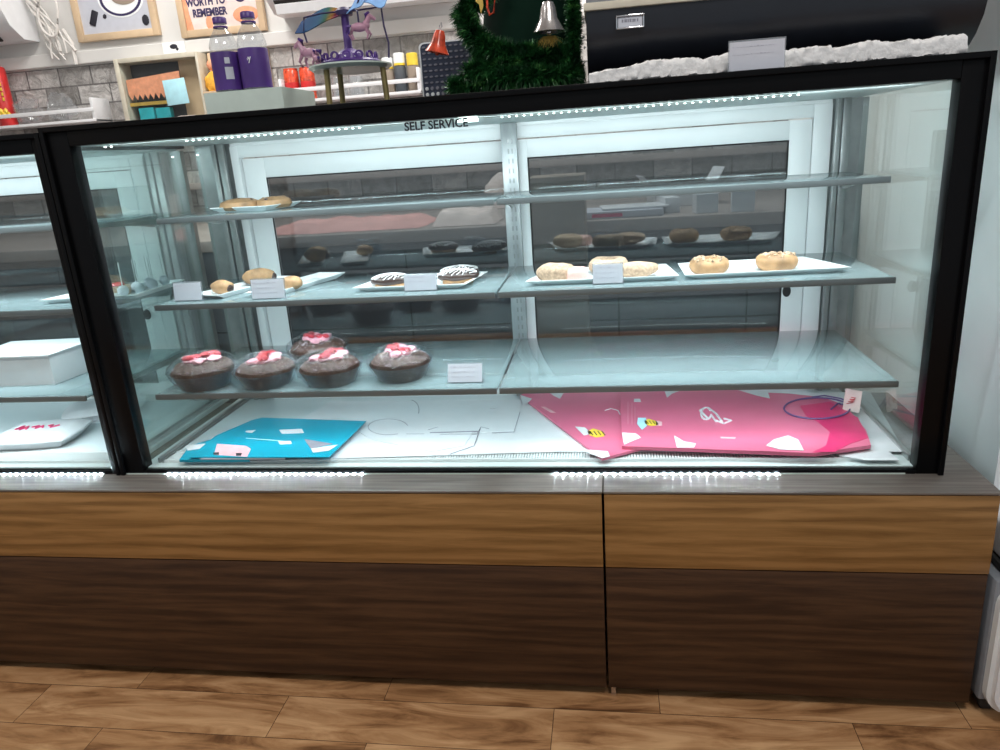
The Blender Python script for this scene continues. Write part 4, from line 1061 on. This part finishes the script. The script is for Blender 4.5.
# tinsel tree
tr = thing('christmas_tree', 'dark green tinsel christmas tree standing on the case top', 'christmas tree', (.95,.30,ZTOP))
def P3(u,v,y): return at(u,v,1,y)-Vector((.95,.30,ZTOP))
c_ = P3(528,60,.36)
MB().lathe([(0,.0),(.115,.0),(.115,.08),(.105,.18),(.08,.28),(.0,.38)],24,c=(c_.x+.005,.085,0)).build('felt_cone', M['greenfelt'], tr)
def tinsel(paths, nper, L):
    bm = bmesh.new(); rnd = random.Random(11)
    for path, rad, dens in paths:
        P = [Vector(p) for p in path]
        for _ in range(int(nper*dens)):
            s = rnd.random()*(len(P)-1); i = int(s); f = s-i; p = P[i].lerp(P[i+1], f); tdir = (P[i+1]-P[i]).normalized()
            d = Vector((rnd.gauss(0,1),rnd.gauss(0,1),rnd.gauss(0,1))); d -= tdir*d.dot(tdir)*.7; d.normalize()
            l = rad*rnd.uniform(.6,1.1); q = d.cross(Vector((rnd.gauss(0,1),rnd.gauss(0,1),rnd.gauss(0,1)))).normalized()*.0011
            st = p+d*l*.12; en = p+d*l+Vector((0,0,-.15*l))
            en.x = min(en.x, .162); en.z = max(en.z, .001); st.z = max(st.z,.001)
            mid = st.lerp(en,.55)+d.cross(q).normalized()*l*.08; mid.z = max(mid.z,.001)
            a,b,c,e = bm.verts.new(st-q), bm.verts.new(st+q), bm.verts.new(mid+q), bm.verts.new(mid-q); tip = bm.verts.new(en)
            bm.faces.new((a,b,c,e)); bm.faces.new((e,c,tip))
    return bm
mb = MB(); mb.bm.free()
mb.bm = tinsel([([P3(452,88,.27),P3(490,78,.24),P3(530,76,.22),P3(570,74,.24),P3(578,70,.26)], .036, 2.2),
                ([P3(452,88,.25),P3(468,84,.25)], .030, .9),
                ([P3(466,72,.24),P3(500,64,.24),P3(540,58,.24),P3(568,56,.25)], .034, 2.0),
                ([P3(474,50,.25),P3(500,54,.24),P3(530,50,.25),P3(566,48,.25)], .028, 1.5),
                ([P3(462,8,.27),P3(470,30,.25),P3(486,46,.24),P3(510,52,.24)], .034, 1.8),
                ([P3(462,6,.27),P3(476,4,.27),P3(490,-14,.27)], .030, 1.0),
                ([P3(573,-6,.26),P3(574,30,.25),P3(573,66,.25)], .022, 1.2),
                ([P3(470,-30,.3),P3(520,-60,.3),P3(552,-20,.3)], .04, .8)], 2600, .03)
o = mb.build('tinsel_needles', M['tinsel'], tr, smooth=False); o['kind'] = 'stuff'
mb = MB(); rnd = random.Random(8)
for k in range(16):
    p = P3(rnd.choice([rnd.uniform(572,585),rnd.uniform(560,586)]), rnd.uniform(4,66), .255); mb.ball(p, rnd.uniform(.002,.005), 1, (1,.6,1), jit=.5, sd=k)
mb.build('white_flecks', M['plate'], tr)
def bell(label, p, s, mat, extra=None, tilt=0):
    t = thing('bell_ornament', label, 'ornament', p); t.rotation_euler = (0,tilt,0)
    MB().lathe([(0,.052*s),(.010*s,.050*s),(.014*s,.040*s),(.017*s,.022*s),(.026*s,.006*s),(.030*s,0),(.027*s,0),(.016*s,.018*s),(.010*s,.040*s),(0,.044*s)],30).build('bell_cup', M[mat], t)
    MB().ball((0,0,.0),.006*s,2).tube([(0,0,.04*s),(0,0,.002*s)],.001*s,5).build('clapper', M[mat], t)
    MB().tube([(0,0,.052*s),(.003*s,0,.060*s),(0,0,.068*s),(-.003*s,0,.060*s)],.0012*s,6,closed=True).build('loop', M['steel' if mat == 'silver' else 'inkgrey'], t)
    return t
bell('red foil bell hanging left of the tinsel tree', at(437,53,1,.21), .88, 'orange', tilt=R(14))
bell('silver foil bell in the middle of the tinsel tree', at(549,32,1,.19), 1.1, 'silver')
o = MB().tube([(.0,0,.01),(.012,0,.015),(.020,0,.06),(.010,0,.085),(-.004,0,.065),(-.006,0,.03)], .0035, 7, closed=True).build('red_ring_ornament', M['orange'], loc=at(490,19,1,.19)); tag(o, 'red oval ring ornament near the top of the tinsel tree', 'ornament'); o.scale = (.7,1,.75)
o = MB().prism([(0,0),(.008,.018),(.006,.05),(.022,.062),(.004,.066),(-.012,.07),(-.006,.045),(-.012,.03),(-.003,.022)],-.002,.002,axis=1).build('gold_bow_ornament', M['gold'], loc=at(481,14,1,.19)); tag(o, 'gold ribbon ornament left of the red ring ornament', 'ornament'); o.scale = (.8,1,.8)
t = thing('gold_tassel', 'gold tinsel tassel under the silver bell', 'ornament', at(549,44,1,.195))
bm = bmesh.new(); rnd = random.Random(4)
for k in range(130):
    a = rnd.uniform(-1.3,1.3); l = rnd.uniform(.012,.026); x = rnd.uniform(-.012,.012)
    v = [bm.verts.new((x-.0006,0,.015)), bm.verts.new((x+.0006,0,.015)), bm.verts.new((x+math.sin(a)*l, rnd.uniform(-.01,.01), .015-abs(math.cos(a))*l))]; bm.faces.new(v)
mb = MB(); mb.bm.free(); mb.bm = bm; mb.build('tinsel_strands', M['gold'], t, smooth=False)
bpy.data.objects[t.children[0].name]['kind'] = 'stuff'

# black curved cabinet with foam strip
x0 = at(587,50,1,.15).x; x1 = 1.842
t = thing('black_curved_cabinet', 'black curved-front cabinet on the right half of the case top', 'cabinet', ((x0+x1)/2,.34,ZTOP)); w = (x1-x0)/2
pr = [(.16,.008),(-.10,.008),(-.135,.022),(-.165,.045),(-.188,.075),(-.198,.105),(-.200,.140),(.16,.140)]
MB().prism(pr,-w,w,axis=0).build('curved_front', M['blackgloss'], t, ang=50)
MB().box(-w-.004,w,-.206,.16,.141,.155,.002).build('trim_bar', M['beige'], t)
# pale upper case
MB().box(-w+.0,w,-.175,.16,.156,.40,.003).build('upper_body', M['grey_plastic'], t)
MB().box(-w+.05,-w+.24,-.180,-.176,.166,.26,.002).build('upper_panel', M['card'], t)
lab = Vector((at(630,22,1,.14).x-(x0+x1)/2, -.2035, at(630,22,1,.14).z-ZTOP))
hl = MB(); a, b = .027, .0125
hl.box(-a,a,-.004,.003,b-.003,b,.001).box(-a,a,-.004,.003,-b,-b+.003,.001).box(-a,-a+.003,-.004,.003,-b,b,.001).box(a-.003,a,-.004,.003,-b,b,.001)
L = hl.build('label_holder', M['steel'], t, loc=lab)
MB().box(-.023,.023,-.001,.001,-.009,.009).build('label_card', M['card'], L, smooth=False)
lines_mb(-.016,.016,-.0012,.002,1,.01,h=.005,seed=3).build('label_print', M['inkgrey'], L, smooth=False)
# foam
def foam(a, b):
    pass
xf0, xf1 = at(589,70,1,.06).x, at(964,45,1,.06).x
def fo(u, v):
    ang = v*2*PI; hh = .0165+.003*noise.noise(Vector((u*14,3,1))); yy = .028*max(-1,min(1,1.3*math.cos(ang))); zz = hh*max(-1,min(1,1.3*math.sin(ang)))
    k = 1 if .004 < u < .996 else .0
    k = 1
    n = .0035*noise.noise(Vector((u*60, math.cos(ang)*2, math.sin(ang)*2)))+.002*noise.noise(Vector((u*170, math.cos(ang)*5, math.sin(ang)*5)))
    taper = .62+.38*min(1,u*6)
    return Vector(((xf0-xf1)/2+(xf1-xf0)*u+n, yy*(1+n*20), max(0,(zz+n+hh)*taper)))
mb = MB(); mb.grid(240,20,fo)
for u in (0,1):
    vs = [mb.bm.verts.new(fo(u,j/20)) for j in range(20)]; mb.bm.faces.new(vs)
bmesh.ops.remove_doubles(mb.bm, verts=mb.bm.verts[:], dist=.0002); bmesh.ops.recalc_face_normals(mb.bm, faces=mb.bm.faces[:])
o = mb.build('foam_strip', M['foam'], loc=((xf0+xf1)/2,.075,ZTOP+.0005), ang=60); tag(o, 'rough white foam strip along the bottom of the black cabinet', 'foam')
pp = at(756,70,1,.02)
price_card('price card standing on the case top before the black cabinet', (pp.x,.02,ZTOP), .098, .052, lean=0, seed=9, rows=2)

# ------------------------------------------------------------------ white cooler at the right edge
t = thing('white_cooler', 'white appliance with rounded front corner at the lower right edge', 'appliance', (2.08,-.02,0))
def rr(x0,x1,z0,z1,r,n=6):
    p = []
    for cx,cz,a0 in ((x1-r,z1-r,0),(x0+r,z1-r,90),(x0+r,z0+r,180),(x1-r,z0+r,270)):
        p += [(cx+r*math.cos(R(a0+90*i/n)), cz+r*math.sin(R(a0+90*i/n))) for i in range(n+1)]
    return p
MB().prism(rr(-.185,.2,.03,.315,.05),-.10,-.085,axis=1).build('front_door', M['white_plastic'], t, ang=40)
MB().prism(rr(-.193,.208,.022,.323,.052),-.085,-.068,axis=1).build('door_bezel', M['white_alu'], t, ang=40)
MB().box(-.198,.21,-.068,.07,.04,.322,.006).build('body', M['grey_plastic'], t)
MB().prism(rr(-.172,.2,.34,.42,.01),-.10,.06,axis=1).build('lid', M['white_plastic'], t, ang=40)
MB().box(-.178,.2,-.10,.07,.323,.340,.003).build('lid_seam', M['rubber'], t)
for x in (-.17,.17):
    MB().box(x-.014,x+.014,-.055,-.02,.012,.040,.003).lathe([(0,-.008),(.014,-.008),(.014,.008),(0,.008)],16,rot=Matrix.Rotation(R(90),3,'Y'),c=(x,-.04,.0142)).build('caster', M['rubber'], t)

GR = {'doughnut':'doughnuts and rolls on the middle shelf','filled_bun':'filled buns on the left middle shelf','serving_plate':'white serving plates in the case',
 'wrapped_chocolate_cake':'wrapped cakes on the bottom shelf','price_card':'price cards','striped_chocolate_pastry':'striped pastries on one plate',
 'chocolate_chip_cookie':'cookies on the top shelf','flattened_cyan_box':'flattened cyan boxes','pink_cake_board':'flattened pink boxes','water_bottle':'water bottles on the riser',
 'spice_jar':'jars on the wall rack','red_can':'red cans on the wall rack','glass_jar':'clear jars on the wall rack','small_box':'little boxes in the wall cabinet','white_takeaway_box':'takeaway boxes in the left case',
 'small_carton':'small gable cartons','wooden_counter':'counter bases','glass_display_case':'display cases','picture_frame':'frames on the back wall','air_conditioner':'wall air conditioners','wall_rack':'white wall racks','plastic_bag':'bags on the left rack','bell_ornament':'bell ornaments'}
for o in list(sc.objects):
    k = o.name.split('.')[0]
    if o.parent is None and k in GR and 'group' not in o: o['group'] = GR[k]
# ------------------------------------------------------------------ light
def ceil_light(x, y, label, e):
    t = thing('ceiling_light', label, 'ceiling light', (x,y,2.80))
    MB().box(-.30,.30,-.30,.30,-.030,-.001,.003).build('housing', M['white_alu'], t)
    MB().box(-.28,.28,-.28,.28,-.034,-.030).build('diffuser', emis('panel_glow', (1,.97,.92), 3.0), t, smooth=False)
    area(t, 'panel_light', (0,0,-.04), .56, .56, e, (1.0,.965,.92))
ceil_light(-.7,-1.2,'square ceiling light panel above the shop floor, left', 17)
ceil_light(1.5,-1.2,'square ceiling light panel above the shop floor, right', 17)
ceil_light(-.6,1.1,'square ceiling light panel above the work counter, left', 20)
ceil_light(1.0,1.1,'square ceiling light panel above the work counter, right', 20)
w = bpy.data.worlds.new('world'); sc.world = w; w.use_nodes = True
w.node_tree.nodes['Background'].inputs[0].default_value = (.85,.93,1,1)
w.node_tree.nodes['Background'].inputs[1].default_value = .35

vs = sc.view_settings; vs.view_transform = 'Standard'; vs.look = 'None'; vs.gamma = 1; vs.use_curve_mapping = False; vs.exposure = 0.35
cy = sc.cycles; cy.use_denoising = True; cy.max_bounces = 10; cy.transparent_max_bounces = 40; cy.glossy_bounces = 5; cy.diffuse_bounces = 4
cy.sample_clamp_indirect = 4; cy.caustics_reflective = False; cy.caustics_refractive = False
